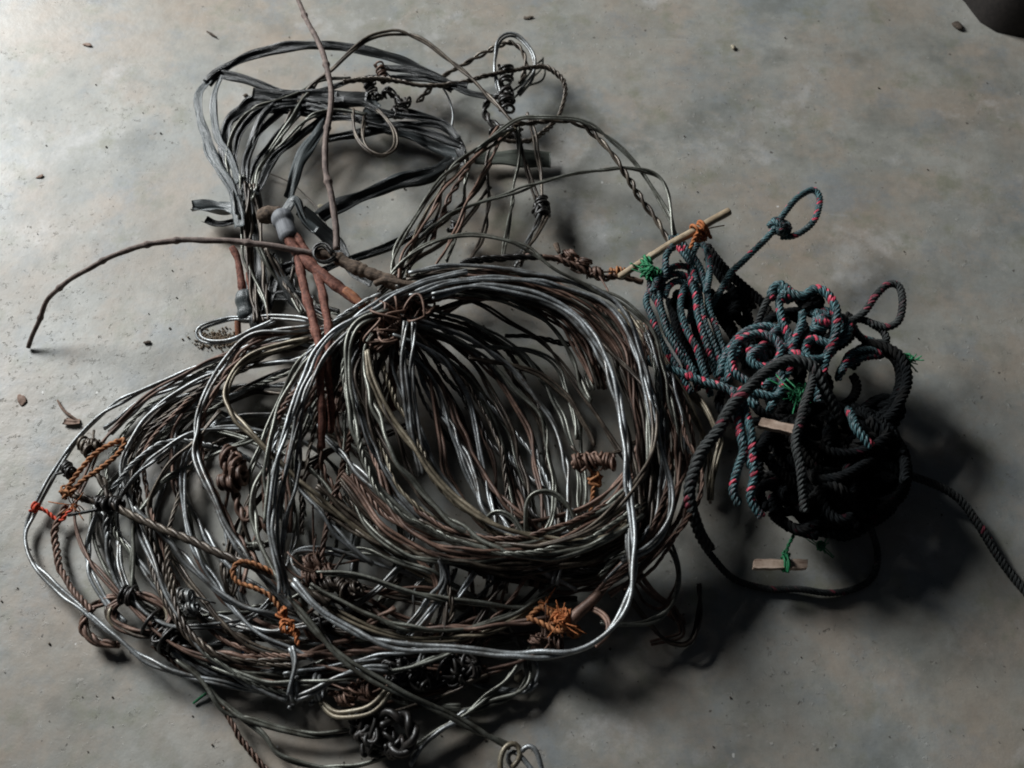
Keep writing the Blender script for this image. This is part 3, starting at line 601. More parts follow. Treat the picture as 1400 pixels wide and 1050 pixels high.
ar = [([(325, 300), (315, 240), (314, 205), (322, 175), (345, 150), (375, 140), (410, 125), (440, 110), (480, 106)], OLIV),
      ([(333, 275), (335, 225), (350, 190), (370, 165), (400, 140), (450, 120), (500, 108), (560, 106), (640, 118)], DARK),
      ([(340, 270), (345, 230), (365, 205), (385, 180), (410, 155), (430, 140), (480, 135), (520, 150), (560, 160), (600, 165), (625, 190)], DARK),
      ([(345, 275), (350, 235), (370, 212), (395, 190), (425, 160), (460, 150), (500, 156)], OLIV),
      ([(335, 262), (340, 215), (352, 175), (366, 150), (390, 130)], DARK),
      ([(348, 262), (356, 225), (378, 195), (400, 165), (412, 140), (430, 118)], OLIV),
      ([(328, 268), (321, 220), (330, 180), (360, 152), (410, 142), (470, 138)], DARK),
      ([(350, 265), (372, 220), (400, 195), (440, 165), (470, 160), (520, 172), (580, 180), (630, 200)], DARK)]
for k, (q, mt) in enumerate(ar):
    if k in (1, 2, 4, 6, 7): strip(q, [.06, .05, .06, .06], (.008, .0075, .009, .008, .009)[(1, 2, 4, 6, 7).index(k)], [.9, -.3, .7, .2, 1.0][k % 3:], STRIP, crink=.16, th=.0012)
    else: wire(ST, q, [.06, .05, .06, .06], mt, .0021, .12, 2, 'wire_turn')
for q in ([(329, 240), (331, 297), (337, 354), (354, 397), (371, 440)], [(349, 335), (369, 369), (394, 394), (414, 428)], [(362, 338), (382, 372), (400, 400), (420, 430)],
          [(335, 250), (342, 310), (346, 370), (350, 440)], [(345, 250), (356, 310), (362, 380), (366, 440)], [(340, 260), (336, 330), (344, 400), (360, 440)]):
    wire(ST, q, [.06, .05, .04, .05], OLIV if q[0][0] in (329, 349) else DARK, .0022, .12, 2, 'wire_turn')
strip([(338, 250), (345, 300), (350, 360), (348, 430)], [.04, .03, .02, .02], .024, [.2, .4, .2])
strip([(370, 350), (395, 400), (420, 430)], [.05, .04], .012, [.4, .6, .4])
strip([(372, 405), (400, 403), (425, 412)], [.04, .04], .014, [.3, .5])
strip([(360, 440), (372, 400), (380, 375), (410, 362)], [.04, .04], .012, [.3, .5])
fam(ST, [(355, 360), (380, 400), (410, 430), (450, 440)], [(440, 365), (430, 400), (440, 425), (480, 440)], 6, [.03, .03, .04, .05], [.03, .03, .04, .05], [DARK, BLK, OLIV], .002, 4)
kb = thing('wire_knot', 'dark wound wire knot with small hanging loops among the black strips', 'wire knot', (525, 125))
kn = Acc()
for k, (x, y) in enumerate(((505, 115), (525, 105), (530, 128), (550, 140), (545, 155), (512, 130))): tangle(kn, (x, y), .055, .014, .0024, 2, 30 + k)
build('knot', kn, BLK, kb); wire(kb, [(482, 150), (485, 175), (498, 200), (520, 214), (538, 205), (541, 185), (530, 165), (515, 150)], [.06, .07, .07, .06], DARK, .0019, .3, name='loop')
wire(kb, [(498, 158), (497, 185), (508, 208), (525, 213), (542, 200)], [.06, .07, .06], DARK, .0019, .3, name='loop')
kn = Acc(); wraps(kn, (518, 86), (524, 108), .06, .06, .006, .0016, 6); build('binding_wire', kn, RUST, kb)
solo('thin_wire', 'hair-thin dark wire curving under the hooked vine', 'thin wire', [(358, 232), (385, 242), (412, 262), (435, 290), (452, 320), (458, 345)], [.01, .015, .02], DARK, None, r=.0009, n=1)

# ================================================================== VINE AND STICKS
def stick(name, xy, hs, r, mat, parent=None, nodes=(), wob=.0008, sides=14, rough=.06):
    p = path(xy, hs, wob=wob); q, Ls = resample(p, .003); t = Ls / Ls[-1]
    rr = np.interp(t, np.linspace(0, 1, len(r)), r)
    for nd in nodes: rr = rr * (1 + .45 * np.exp(-((t - nd) / .007) ** 2))
    rr = rr * (1 + rough * np.sin(Ls * 180) * np.sin(Ls * 61 + 1) + rng.normal(0, rough * .25, len(Ls)))
    a = Acc(); a.tube(smooth(q, 2), rr, sides); return build(name, a, mat, parent)
VN = thing('dry_vine', 'long dry brown vine stem, forked, lying over the strips and touching the floor at left', 'vine', (300, 420))
stick('stem', [(38, 475), (43, 460), (52, 438), (62, 415), (75, 400), (100, 380), (125, 365), (155, 350), (190, 337), (235, 329), (280, 329), (325, 330), (370, 336), (420, 345), (446, 350)], [.004, .05, .09, .10, .11, .11, .11, .11, .10], [.0030, .0034, .0040, .0044], VINE, VN, (.1, .22, .37, .5, .58, .78))
stick('side_stem', [(403, -12), (417, 23), (437, 63), (451, 106), (453, 137), (446, 183), (444, 229), (453, 269), (460, 305), (461, 340)], [.10, .11, .12, .13, .12, .11], [.0034, .0042, .0042, .0046], VINE, VN, (.12, .36, .62, .8))
stick('root_end', [(432, 346), (460, 352), (478, 362), (500, 372), (525, 382), (552, 396), (580, 404)], [.115, .115, .115], [.0065, .0085, .0085, .008], ROOT, VN, (.2, .45), rough=.16)
stick('twig', [(513, 388), (530, 383), (560, 389), (610, 392), (660, 388)], [.12, .125, .12], [.004, .005, .004], ROOT, VN, rough=.12)
solo('wire_ring', 'small black wire ring hooked round the vine fork', 'wire ring', [(455, 348), (446, 336), (434, 336), (428, 346), (434, 356), (448, 358), (458, 350)], [.125], BLK, None, r=.002, pitch=.1)

SK = thing('stick_bundle', 'rust red sticks bound at the top with silver tape, standing down into the wires', 'sticks', (430, 470))
stick('stick', [(392, 322), (404, 343), (422, 361), (446, 380), (474, 400), (490, 413)], [.10, .10, .10], [.007, .008, .0078, .006], REDW, SK, rough=.1)
stick('peeled_tip', [(470, 397), (484, 408), (497, 420)], [.1012, .1012], [.0064, .0066, .0052], PEEL, SK, rough=.05)
stick('stick', [(398, 325), (409, 363), (417, 400), (429, 440), (438, 475), (437, 520), (440, 575), (438, 612)], [.10, .10, .105, .11, .10, .075], [.0055, .006, .0055, .005], REDW, SK, rough=.14)
stick('stick', [(404, 322), (424, 352), (436, 385), (443, 417), (451, 454), (448, 500), (453, 560), (451, 592)], [.10, .10, .105, .10, .075], [.005, .0058, .0052, .004], REDW, SK, rough=.14)
stick('stick', [(542, 440), (540, 480), (538, 520), (536, 560)], [.07, .06, .05], [.006, .006], REDW, SK, rough=.12)
stick('stump', [(356, 296), (368, 294), (384, 292)], [.075, .08], [.010, .012, .010], ROOT, SK, rough=.1)
stick('tape_wrap', [(384, 292), (389, 306), (396, 326)], [.098, .10], [.0125, .0145, .0132, .0138], TAPE, SK, rough=.13, sides=20)
a = Acc(); a.ribbon(path([(378, 300), (392, 282), (404, 270), (416, 300), (432, 316)], [.10, .11, .10]), .016, .0012, [.3, .6, .3], .2); build('tape_end', a, STRIPG, SK)
SK2 = thing('stick_bundle', 'short red-brown stick ends wrapped in grey-green tape near the left loop', 'sticks', (334, 400))
stick('stick', [(317, 337), (325, 352), (330, 380), (333, 410)], [.05, .04, .03], [.0045, .0055, .005], REDW, SK2, rough=.14)
stick('stick', [(340, 372), (343, 395), (344, 425)], [.04, .03], [.004, .0045], REDW, SK2, rough=.12)
stick('stick', [(326, 435), (326, 448), (327, 460)], [.02, .012], [.004, .0045], PEEL, SK2)
stick('tape_wrap', [(335, 402), (336, 418), (338, 437)], [.032, .03], [.0115, .0135, .0125, .013], STRIPG, SK2, rough=.12, sides=20)
stick('tape_wrap', [(350, 432), (354, 444), (359, 457)], [.032, .03], [.011, .0125, .0115], STRIP, SK2, rough=.06, sides=20)

# ------------------------------------------------------------------ small ties and knots in the left coil
TW = 'twine ties in the wires'
t1 = thing('twine_tie', 'rust brown twisted twine loop tied round black knot at the far left', 'twine', (115, 650), TW)
a = Acc(); a.laid(path([(88, 682), (92, 668), (108, 645), (128, 622), (150, 608), (168, 601), (170, 607), (160, 622), (138, 640), (112, 658), (96, 676)], [.055, .065, .07, .065, .055]), 2, .0019, .0017, .016); build('loop', a, RTWINE, t1)
a = Acc(); tangle(a, (92, 672), .056, .009, .0018, 3, 41); build('knot', a, RTWINE, t1)
a = Acc(); ends(a, (100, 690), .05, 14, .018, .0007, 42); build('frayed_end', a, ORANGE, t1)
t2 = thing('twine_tie', 'short bright red twine knotted on the outermost wire at left', 'twine', (62, 700), TW)
a = Acc(); wraps(a, (44, 692), (52, 695), .018, .018, .005, .0016, 3); a.laid(path([(50, 694), (62, 698), (74, 708), (84, 712), (92, 702), (104, 692)], [.02, .015, .015, .02]), 2, .0015, .0013, .014); build('cord', a, RED, t2)
def kthing(label, at, spec, mat, h, r=.0028, cat='wire knot', group='wound knots in the wires'):
    t = thing('wire_knot', label, cat, at, group); a = Acc()
    for k, (x, y, sz) in enumerate(spec):
        g = np.random.default_rng(int(x * 7 + y)); th = g.uniform(-.9, .9); e = sz * 900; dx, dy = e * math.cos(th), e * math.sin(th)
        tangle(a, (x, y), h, sz * .92, r * .85, 2, int(x * 7 + y + k))
        wraps(a, (x - dx, y - dy), (x + dx, y + dy), h - .004, h + .004, sz * .62, r * .75, 6.5, lean=sz * .3)
        ends(a, (x, y), h, 2, sz * 2.2, r * .6, int(x + y))
    build('windings', a, mat, t); return t
kthing('dark knot at the end of the wire beside the brown twine loop', (122, 612), [(118, 612, .010), (128, 608, .009)], DARK, .03)
kthing('small black knot below the brown twine loop at far left', (95, 640), [(93, 642, .009)], BLK, .03)
k2 = kthing('thick black wound knot at the start of the long straight cable', (150, 688), [(140, 688, .009), (158, 688, .009)], BLK, .045, .0036)
a = Acc(); a.laid(path([(100, 676), (125, 684), (150, 688), (171, 700), (214, 720), (257, 737), (300, 757), (357, 779), (400, 800), (450, 825)], [.04, .05, .06, .07, .07, .06]), 3, .0028, .0026, .05); 
tag(build('cable', a, DARK), 'straight dark cable slanting from the black knot across the left coil', 'cable')
solo('snare_wire', 'short dark wire stub standing between the black knots at left', 'snare wire', [(130, 640), (140, 655), (150, 680)], [.04, .05], DARK, None, r=.003, pitch=.05)
kthing('big brown and black knot with a hanging loop left of centre', (318, 645), [(316, 630, .017), (322, 646, .016), (312, 660, .012)], RUST, .06, .0036)
solo('wire_tail', 'brown looped tail hanging from the big knot left of centre', 'wire tail', [(318, 665), (325, 690), (333, 712), (342, 706), (338, 690), (355, 710), (372, 728)], [.05, .05, .04], RUST, None, r=.0028, pitch=.04)
kthing('silver wire knot low in the left coil', (258, 825), [(255, 815, .010), (262, 832, .010)], GALV, .05, .002)
kthing('dark knot with a short cross wire left of the big coil rim', (352, 745), [(352, 745, .007)], OLIV, .04, .0022)
solo('snare_wire', 'short olive cross wire through the small knot', 'snare wire', [(325, 746), (350, 746), (375, 738)], [.04], OLIV, None, r=.0026, pitch=.1)
kthing('spiky rust knot inside the lower left of the big coil', (435, 775), [(430, 770, .014), (445, 782, .014), (425, 790, .012)], RUST, .05, .0022)
a = Acc(); ends(a, (435, 775), .055, 14, .03, .0012, 77, .1); tag(build('wire_barbs', a, RUST), 'stiff rusty wire ends bristling from the knot in the lower left of the big coil', 'wire ends')
kthing('row of dark windings on the wire above the low arcs', (460, 802), [(450, 800, .011), (468, 802, .011), (482, 805, .010)], DARK, .055, .0026)
kthing('dark knot under the arcs left of the low middle', (440, 850), [(436, 852, .012), (452, 845, .010)], BLK, .04, .0025)
# rusty ring at lower left
rg = thing('wire_ring', 'rusty bound wire ring lying at the lower left edge of the coil', 'wire ring', (180, 850))
for k in range(5):
    wire(rg, [(x + rng.uniform(-4, 4), y + rng.uniform(-3, 3)) for x, y in [(151, 833), (174, 815), (200, 816), (225, 828), (233, 846), (218, 864), (190, 868), (165, 860), (150, 846), (151, 833)]], [.035], (RUST, TAN, RUST, DARK, RUST)[k], .0022, .08, 2, 'ring_wire')
for k in range(3):
    wire(rg, [(x + rng.uniform(-3, 3), y + rng.uniform(-3, 3)) for x, y in [(174, 813), (145, 820), (126, 832), (116, 848), (117, 866), (135, 878), (160, 878)]], [.03, .02, .012], (RUST, DARK, RUST)[k], .0024, .05, 2, 'ring_wire')
a = Acc(); wraps(a, (167, 812), (182, 816), .04, .04, .009, .002, 6); wraps(a, (205, 850), (240, 880), .03, .03, .014, .0024, 7); tangle(a, (228, 868), .035, .018, .0024, 4, 92); tangle(a, (250, 880), .03, .016, .0024, 3, 93); build('binding_wire', a, BLK, rg)
# orange ties
t3 = thing('twine_tie', 'brown twine loop ending in bright orange knots left of the low middle', 'twine', (385, 830), TW)
a = Acc(); a.laid(path([(395, 800), (372, 782), (345, 770), (328, 768), (318, 780), (324, 795), (345, 803), (365, 812), (380, 828), (386, 840)], [.07, .08, .08, .07]), 2, .0017, .0015, .015); build('loop', a, RTWINE, t3)
a = Acc(); tangle(a, (386, 838), .07, .007, .0017, 2, 51); tangle(a, (393, 856), .07, .009, .0018, 3, 52); tangle(a, (403, 866), .065, .006, .0017, 2, 53); a.laid(path([(386, 830), (394, 850), (402, 864), (408, 882)], [.07, .065]), 2, .0017, .0015, .014); build('knot', a, ORANGE, t3)
t4 = thing('twine_tie', 'thick rust orange twine knot at the bottom right of the big coil', 'twine', (760, 850), TW)
a = Acc()
a.laid(path([(722, 846), (740, 830), (755, 842), (770, 852), (790, 862)], [.06, .07, .06]), 2, .0019, .0017, .014)
a.laid(path([(738, 822), (752, 834), (765, 845), (772, 858), (764, 864), (740, 852), (722, 845)], [.06, .07, .065]), 2, .0019, .0017, .014)
tangle(a, (765, 850), .065, .013, .0024, 4, 61, strands=2); tangle(a, (785, 862), .06, .009, .0022, 2, 62, strands=2); build('knot', a, RTWINE, t4)
a = Acc(); tangle(a, (768, 845), .073, .012, .0020, 3, 64, strands=2); ends(a, (745, 828), .066, 9, .014, .0007, 63); ends(a, (768, 848), .075, 14, .016, .0006, 64); build('frayed_end', a, ORANGE, t4)
w4 = kthing('rust wire windings beneath the thick orange knot', (755, 878), [(735, 876, .010), (758, 878, .013)], RUST, .05, .0015)
a = Acc(); ends(a, (752, 875), .055, 10, .02, .0009, 65, .1); build('wire_end', a, RUST, w4)
stk = stick('sheathed_wire', [(780, 850), (792, 838), (806, 826), (820, 812)], [.07, .075], [.0055, .007, .0055], RUST, rough=.14); tag(stk, 'rust sheathed wire joint running up from the thick orange knot', 'wire joint')
solo('snare_wire', 'rusty doubled wire rising from the sheathed joint to the right rim', 'snare wire', [(816, 815), (840, 785), (865, 758), (900, 715), (925, 670), (940, 620)], [.075, .08, .08, .07], RUST, None, r=.0028, pitch=.1)
solo('snare_wire', 'curled wire end looping beside the sheathed joint', 'snare wire', [(805, 830), (820, 838), (832, 852), (832, 870), (818, 884)], [.07, .09, .10], RUST, None, r=.0022, pitch=.2)
t5 = thing('twine_tie', 'orange twine knot with twisted tail inside the right of the big coil', 'twine', (812, 655), TW)
a = Acc(); tangle(a, (815, 655), .05, .010, .0022, 4, 71); a.laid(path([(812, 660), (810, 680), (807, 700)], [.05, .04]), 2, .0017, .0015, .014); build('knot', a, RTWINE, t5)
k5 = kthing('brown wound wire crossing inside the right of the big coil', (810, 635), [(795, 632, .013), (812, 630, .012), (830, 630, .012)], RUST, .055, .0026)
wire(k5, [(780, 610), (795, 625), (830, 622), (850, 618), (880, 600), (905, 590)], [.05, .05, .04], DARK, .0018, .1, name='wire_end')
# windings top right
k6 = kthing('lumpy brown wire windings between the coil and the bamboo stick', (800, 360), [(778, 350, .012), (796, 362, .012), (815, 372, .010)], RUST, .06, .0022)
wire(k6, [(720, 352), (755, 353), (785, 362), (820, 378), (850, 378), (880, 385)], [.08, .07, .05, .04], RUST, .003, .04, 3, 'core')
stick('stub', [(760, 333), (765, 345)], [.07, .07], [.004, .0025], ROOT, k6)
wire(k6, [(630, 360), (660, 354), (700, 352), (740, 352)], [.10, .09], BLK, .003, .05, 3, 'core')
t6 = thing('twine_tie', 'rust orange twine winding at the lower end of the bamboo stick', 'twine', (845, 372), TW)
a = Acc(); wraps(a, (832, 372), (862, 374), .045, .045, .006, .0018, 7); tangle(a, (850, 373), .045, .008, .0017, 2, 73); build('knot', a, RTWINE, t6)
# bottom: silver wraps and black knots
sw = thing('wire_clasp', 'two silver wire windings clasping the bottom run of the left coil', 'wire clasp', (415, 950))
a = Acc(); wraps(a, (396, 945), (410, 944), .03, .03, .014, .0026, 2); a.laid(path([(396, 950), (400, 925), (404, 905), (398, 885)], [.045, .05, .05]), 2, .0023, .0023, .2); build('winding', a, GALV, sw)
a = Acc(); wraps(a, (427, 941), (441, 941), .03, .03, .014, .0026, 2.3); a.laid(path([(405, 955), (430, 945), (450, 932), (475, 920), (505, 913), (530, 915)], [.04, .05, .05]), 2, .0024, .0024, .2); build('winding', a, GALV, sw)
solo('wire_hook', 'pale thick wire hooked round the rust knot at the bottom', 'wire hook', [(440, 960), (455, 978), (480, 978), (505, 970), (522, 955), (532, 942)], [.03, .045, .05], TAN, None, r=.0028, pitch=.3)
kthing('rust spring-like windings inside the pale hook at the bottom', (490, 950), [(480, 948, .012), (500, 942, .012), (470, 955, .010)], RUST, .035, .0018)
bk = thing('wire_knot', 'black tarry ring and knot at the bottom edge of the pile', 'wire knot', (530, 1000), 'wound knots in the wires')
a = Acc()
for k, (x, y, z_) in enumerate(((500, 985, .018), (515, 1000, .020), (530, 1018, .018), (510, 1015, .016), (545, 1020, .014), (495, 1000, .012))): tangle(a, (x, y), .028, z_, .0034, 3, 200 + k)
build('knot', a, BLK, bk)
wire(bk, [(520, 985), (535, 975), (553, 978), (564, 998), (562, 1020), (545, 1030), (530, 1022)], [.04, .05, .03], BLK, .0045, .05, 2, 'ring')
for x, y, d in ((560, 915, 'black knotted wire mass under the wires left of the bottom middle'), (630, 925, 'black knotted wire mass under the bottom run of the pale wire')):
    t = thing('wire_knot', d, 'wire knot', (x, y), 'wound knots in the wires'); a = Acc()
    for k in range(5): tangle(a, (x + rng.uniform(-22, 22), y + rng.uniform(-18, 25)), .03, rng.uniform(.014, .022), .0026, 3, int(x) + k)
    build('windings', a, BLK, t)
solo('snare_wire', 'silver wire lying on the floor at the bottom right of the black ring', 'snare wire', [(560, 1045), (575, 1022), (600, 1003), (620, 990), (640, 975)], [.01, .02, .02], GALV, None, r=.0026, pitch=.2)
solo('wire_loop', 'dark springy wire loop hanging below the right side of the coil', 'wire loop', [(855, 800), (870, 830), (890, 855), (910, 875), (940, 880), (952, 860), (957, 830), (956, 800)], [.04, .03, .02, .02, .03], DARK, 'dark loops below the right rim', r=.0022, pitch=.1)
solo('wire_loop', 'olive wire loop crossing beneath the lower right rim of the coil', 'wire loop', [(820, 850), (860, 852), (895, 848), (920, 825), (930, 795), (926, 765), (915, 740)], [.04, .04, .05, .06], OLIV, 'dark loops below the right rim', r=.0022, pitch=.15)
sh = thing('wire_shackle', 'two linked pale wire rings at the bottom edge of the photo', 'wire rings', (710, 1035))
wire(sh, [(686, 1062), (683, 1040), (690, 1020), (704, 1015), (711, 1026), (708, 1040), (700, 1048)], [.03, .035, .03], TAN, .0032, .2, 1, 'ring')
wire(sh, [(700, 1050), (692, 1038), (700, 1028), (712, 1036), (722, 1048), (735, 1065)], [.02, .03, .03], GALV, .003, .2, 1, 'ring')
wire(sh, [(712, 1026), (722, 1018), (733, 1026), (739, 1045), (742, 1065)], [.035, .04, .03], GALV, .003, .2, 1, 'ring')

# ================================================================== ROPES
def rope(name, label, cat, segs, mat, d=.0115, group=None, knots=(), at=None):
    """segs: list of (xy, hs); one mesh for the cord, one per knot"""
    t = thing(name, label, cat, at or segs[0][0][len(segs[0][0]) // 2], group); r = d * .25
    for xy, hs in segs:
        a = Acc(); a.laid(path(xy, hs, wob=.0016), 3, r, r * 1.16, d * 1.6, 8, 11); build('cord', a, mat, t)
    for (x, y, h, sz, n) in knots:
        a = Acc(); tangle(a, (x, y), h, sz, d * .48, n, int(x + y), .75, strands=3, pitch=d * 1.7); build('knot', a, mat, t)
    return t
RG = 'ropes of the tangle'
rope('rope_snare', 'teal rope with pink flecks ending in an open noose above the tangle', 'rope', [([(940, 480), (960, 440), (985, 398), (1000, 373), (1020, 353), (1043, 330), (1060, 310), (1071, 293), (1089, 273), (1109, 261), (1120, 270), (1119, 290), (1109, 307), (1089, 319), (1068, 322)], [.02, .05, .07, .08, .08, .08, .07])], ROPE, .0092, RG, [(1063, 309, .078, .0125, 3), (1070, 312, .075, .010, 2)], (1040, 380))
rope('rope_snare', 'dirty rope noose open to the right above the tangle', 'rope', [([(1120, 470), (1145, 450), (1160, 441), (1180, 427), (1197, 404), (1214, 390), (1229, 393), (1234, 413), (1229, 436), (1214, 445), (1197, 441), (1177, 434), (1155, 440)], [.06, .08, .09, .09, .08, .08]),
     ([(1190, 440), (1205, 450), (1210, 465), (1200, 468), (1183, 467), (1168, 453), (1155, 440)], [.08, .07, .08])], ROPED, .0100, RG, [(1150, 447, .08, .013, 3)], (1180, 450))
rope('rope', 'thick dirty rope arched over the front of the tangle and dropping beside the coil', 'rope', [([(1148, 575), (1140, 557), (1129, 534), (1120, 514), (1106, 500), (1080, 494), (1054, 503), (1029, 523), (1003, 551), (983, 583), (960, 617), (949, 651), (946, 680), (954, 723), (969, 751)], [.10, .13, .14, .14, .13, .11, .09, .05])], ROPED, .0145, RG, (), (1050, 620))
rope('rope', 'thin dark rope lying on the floor in a loop round the pale wooden toggle', 'rope', [([(952, 715), (962, 740), (972, 757), (990, 777), (1015, 795), (1050, 806), (1086, 809), (1137, 811), (1171, 803), (1195, 785), (1200, 750), (1190, 715)], [.055, .03, .012, .007, .006, .006, .006, .01, .03])], ROPED, .0085, RG, (), (1086, 800))
rope('rope', 'long dark rope tail running off the right edge of the photo', 'rope', [([(1130, 615), (1160, 629), (1200, 637), (1237, 649), (1280, 663), (1309, 683), (1337, 720), (1366, 760), (1400, 803), (1440, 850)], [.05, .05, .03, .02, .012, .008, .008])], ROPED, .0105, RG, (), (1290, 700))
hank = [[(917, 324), (929, 339), (943, 356), (951, 379), (957, 407), (960, 436), (971, 464), (983, 496), (990, 530)],
        [(925, 322), (938, 336), (950, 352), (962, 374), (968, 400), (970, 430), (980, 460), (994, 492)],
        [(966, 400), (972, 372), (970, 346), (958, 333), (948, 345), (944, 372), (948, 400), (942, 440)],
        [(915, 392), (896, 396), (884, 412), (891, 436), (900, 459), (914, 487), (929, 510), (944, 536)],
        [(905, 372), (890, 378), (889, 394), (900, 413), (911, 447), (926, 473), (943, 504), (952, 536)],
        [(921, 338), (912, 352), (911, 373), (903, 392), (905, 420), (918, 452), (934, 480), (950, 510)],
        [(900, 400), (905, 385), (923, 374), (942, 380), (952, 396), (955, 420)],
        [(908, 404), (915, 392), (930, 384), (944, 392), (948, 410)],
        [(893, 397), (900, 380), (922, 366), (945, 371), (960, 390)],
        [(938, 385), (932, 405), (931, 430), (940, 455), (952, 480), (966, 515), (975, 540)],
        [(946, 380), (953, 404), (954, 430), (960, 455), (968, 480), (978, 516)]]
rope('rope_hank', 'hank of teal pink-flecked rope doubled under the bamboo stick', 'rope', [(q, [.07 + .012 * (k % 3), .075, .07, .05 + .01 * (k % 2)]) for k, q in enumerate(hank)], ROPE, .0095, RG, (), (940, 450))
rope('rope_hank', 'rope lengths coloured dark for shade hanging behind the hank of teal rope', 'rope', [([(930, 400), (926, 430), (936, 470), (950, 500), (965, 530)], [.04, .03]), ([(940, 395), (948, 430), (958, 470), (975, 510)], [.045, .03]), ([(915, 410), (922, 445), (930, 480), (945, 520)], [.03, .03]),
     ([(965, 335), (990, 370), (1020, 397), (1045, 418), (1060, 440)], [.05, .04]), ([(968, 350), (992, 385), (1015, 415), (1025, 450)], [.04, .03]), ([(960, 392), (985, 408), (1010, 396), (1030, 420)], [.04, .03]), ([(985, 410), (990, 440), (1010, 470), (1020, 500)], [.03, .03]),
     ([(1000, 395), (1006, 430), (1030, 450)], [.04, .03]), ([(975, 420), (1000, 450), (1000, 490)], [.03, .02])], ROPEB, .013, RG, [(995, 420, .04, .018, 3), (932, 412, .05, .014, 2)], (985, 430))  # ropes lying in shadow, the shade given by their dark colour
rope('rope', 'teal rope lying across from the coil rim to the arched rope', 'rope', [([(886, 492), (900, 501), (917, 507), (951, 519), (983, 527), (1014, 538), (1035, 552)], [.06, .07, .08, .08])], ROPE, .0115, RG, (), (950, 530))
rope('rope_coil', 'small round coil of teal pink-flecked rope in the middle of the tangle', 'rope coil', [([(1022, 524), (1002, 506), (1000, 480), (1012, 462), (1037, 455), (1060, 465), (1067, 481), (1056, 498), (1034, 500), (1024, 488), (1040, 474), (1062, 452), (1080, 438)], [.09, .10, .11, .10, .09]),
     ([(986, 512), (990, 490), (1000, 471), (1018, 453), (1043, 446), (1066, 453), (1078, 472), (1074, 495)], [.07, .08, .09, .08]), ([(995, 520), (998, 495), (1012, 475)], [.07, .08])], ROPE, .0108, RG, [(1035, 485, .085, .012, 2)], (1035, 500))
rope('rope', 'teal rope humped at the top of the tangle and falling in a long bend', 'rope', [([(1054, 408), (1057, 396), (1068, 390), (1080, 400), (1098, 404), (1112, 396), (1124, 398), (1134, 410), (1142, 430), (1141, 459), (1134, 481), (1126, 510), (1121, 535), (1120, 560)], [.10, .11, .12, .12, .11, .10, .08])], ROPE, .0118, RG, [(1072, 402, .10, .011, 3)], (1130, 470))
rope('rope', 'teal rope looped and knotted between the humped rope and the dirty noose', 'rope', [([(1084, 398), (1100, 420), (1118, 432), (1132, 425), (1150, 432), (1162, 448), (1150, 466), (1128, 470), (1108, 462), (1100, 478), (1112, 500)], [.09, .10, .11, .10, .10]), ([(1140, 478), (1125, 490), (1105, 492), (1085, 485), (1070, 492)], [.10, .11, .10])], ROPE, .0112, RG, [(1122, 440, .105, .014, 2), (1148, 445, .10, .012, 2)], (1120, 470))
rope('rope', 'two teal rope lengths slanting down beside the small rope coil', 'rope', [([(1067, 405), (1069, 425), (1073, 443), (1081, 460), (1076, 481), (1062, 503)], [.10, .10, .10]), ([(1098, 425), (1096, 440), (1090, 462), (1084, 481), (1072, 499), (1064, 520)], [.10, .10, .09]), ([(1075, 470), (1071, 495), (1060, 515), (1045, 530)], [.09, .09])], ROPE, .0105, RG, (), (1080, 480))
rope('rope', 'frayed grey rope stub with a cut end between the dark ropes', 'rope', [([(1058, 402), (1050, 410), (1040, 428), (1030, 446), (1018, 462)], [.10, .09, .07])], ROPED, .0098, RG, (), (1040, 450))
rope('rope', 'teal rope under the arched rope running into the tangle', 'rope', [([(1066, 508), (1072, 528), (1064, 545), (1040, 540), (1024, 535)], [.10, .10]), ([(1040, 520), (1055, 522), (1075, 515), (1082, 500)], [.09, .1]), ([(1050, 560), (1058, 535), (1052, 515)], [.08, .09])], ROPE, .011, RG, (), (1055, 540))
rope('rope', 'pair of teal pink-flecked rope ends hanging in front of the dark mass', 'rope', [([(1003, 535), (1009, 560), (1011, 594), (1014, 617), (1006, 643), (1003, 668), (1012, 690)], [.12, .13, .12, .10]), ([(1012, 535), (1020, 563), (1029, 594), (1031, 623), (1032, 651), (1027, 680), (1040, 705)], [.12, .13, .12, .10]), ([(1018, 560), (1014, 590), (1024, 620), (1028, 640)], [.12, .125, .12])], ROPE, .0105, RG, (), (1020, 640))
rope('rope', 'dark teal rope dropping past the short wooden toggle', 'rope', [([(1113, 505), (1110, 522), (1102, 545), (1097, 566), (1091, 594), (1094, 640), (1098, 700)], [.13, .135, .13, .12, .10])], ROPED, .011, RG, (), (1100, 600))
rope('rope', 'short teal rope end poking out right of the dark mass', 'rope', [([(1160, 560), (1171, 582), (1180, 598), (1190, 612)], [.11, .13, .12])], ROPE, .011, RG, (), (1180, 620))
rope('rope', 'teal rope bend behind the dark ring at the right of the tangle', 'rope', [([(1146, 520), (1152, 506), (1163, 499), (1186, 490), (1205, 486)], [.09, .09]), ([(1150, 512), (1160, 486), (1185, 478), (1205, 482)], [.10, .09]), ([(1166, 448), (1178, 462), (1195, 468)], [.07, .07])], ROPE, .0098, RG, (), (1175, 510))
ring = [([(1160, 500), (1172, 482), (1195, 472), (1218, 480), (1234, 498), (1240, 520), (1232, 548), (1214, 572), (1190, 585), (1170, 580)], [.08, .09, .09, .08]),
        ([(1165, 498), (1185, 480), (1212, 482), (1228, 504), (1228, 535), (1215, 560), (1190, 578)], [.07, .08, .07]), ([(1200, 475), (1222, 486), (1240, 505), (1236, 530), (1222, 556)], [.06, .07, .06]),
        ([(1180, 560), (1200, 545), (1220, 545), (1228, 570), (1215, 590)], [.07, .06]), ([(1165, 555), (1185, 570), (1205, 580), (1225, 570)], [.08, .06])]
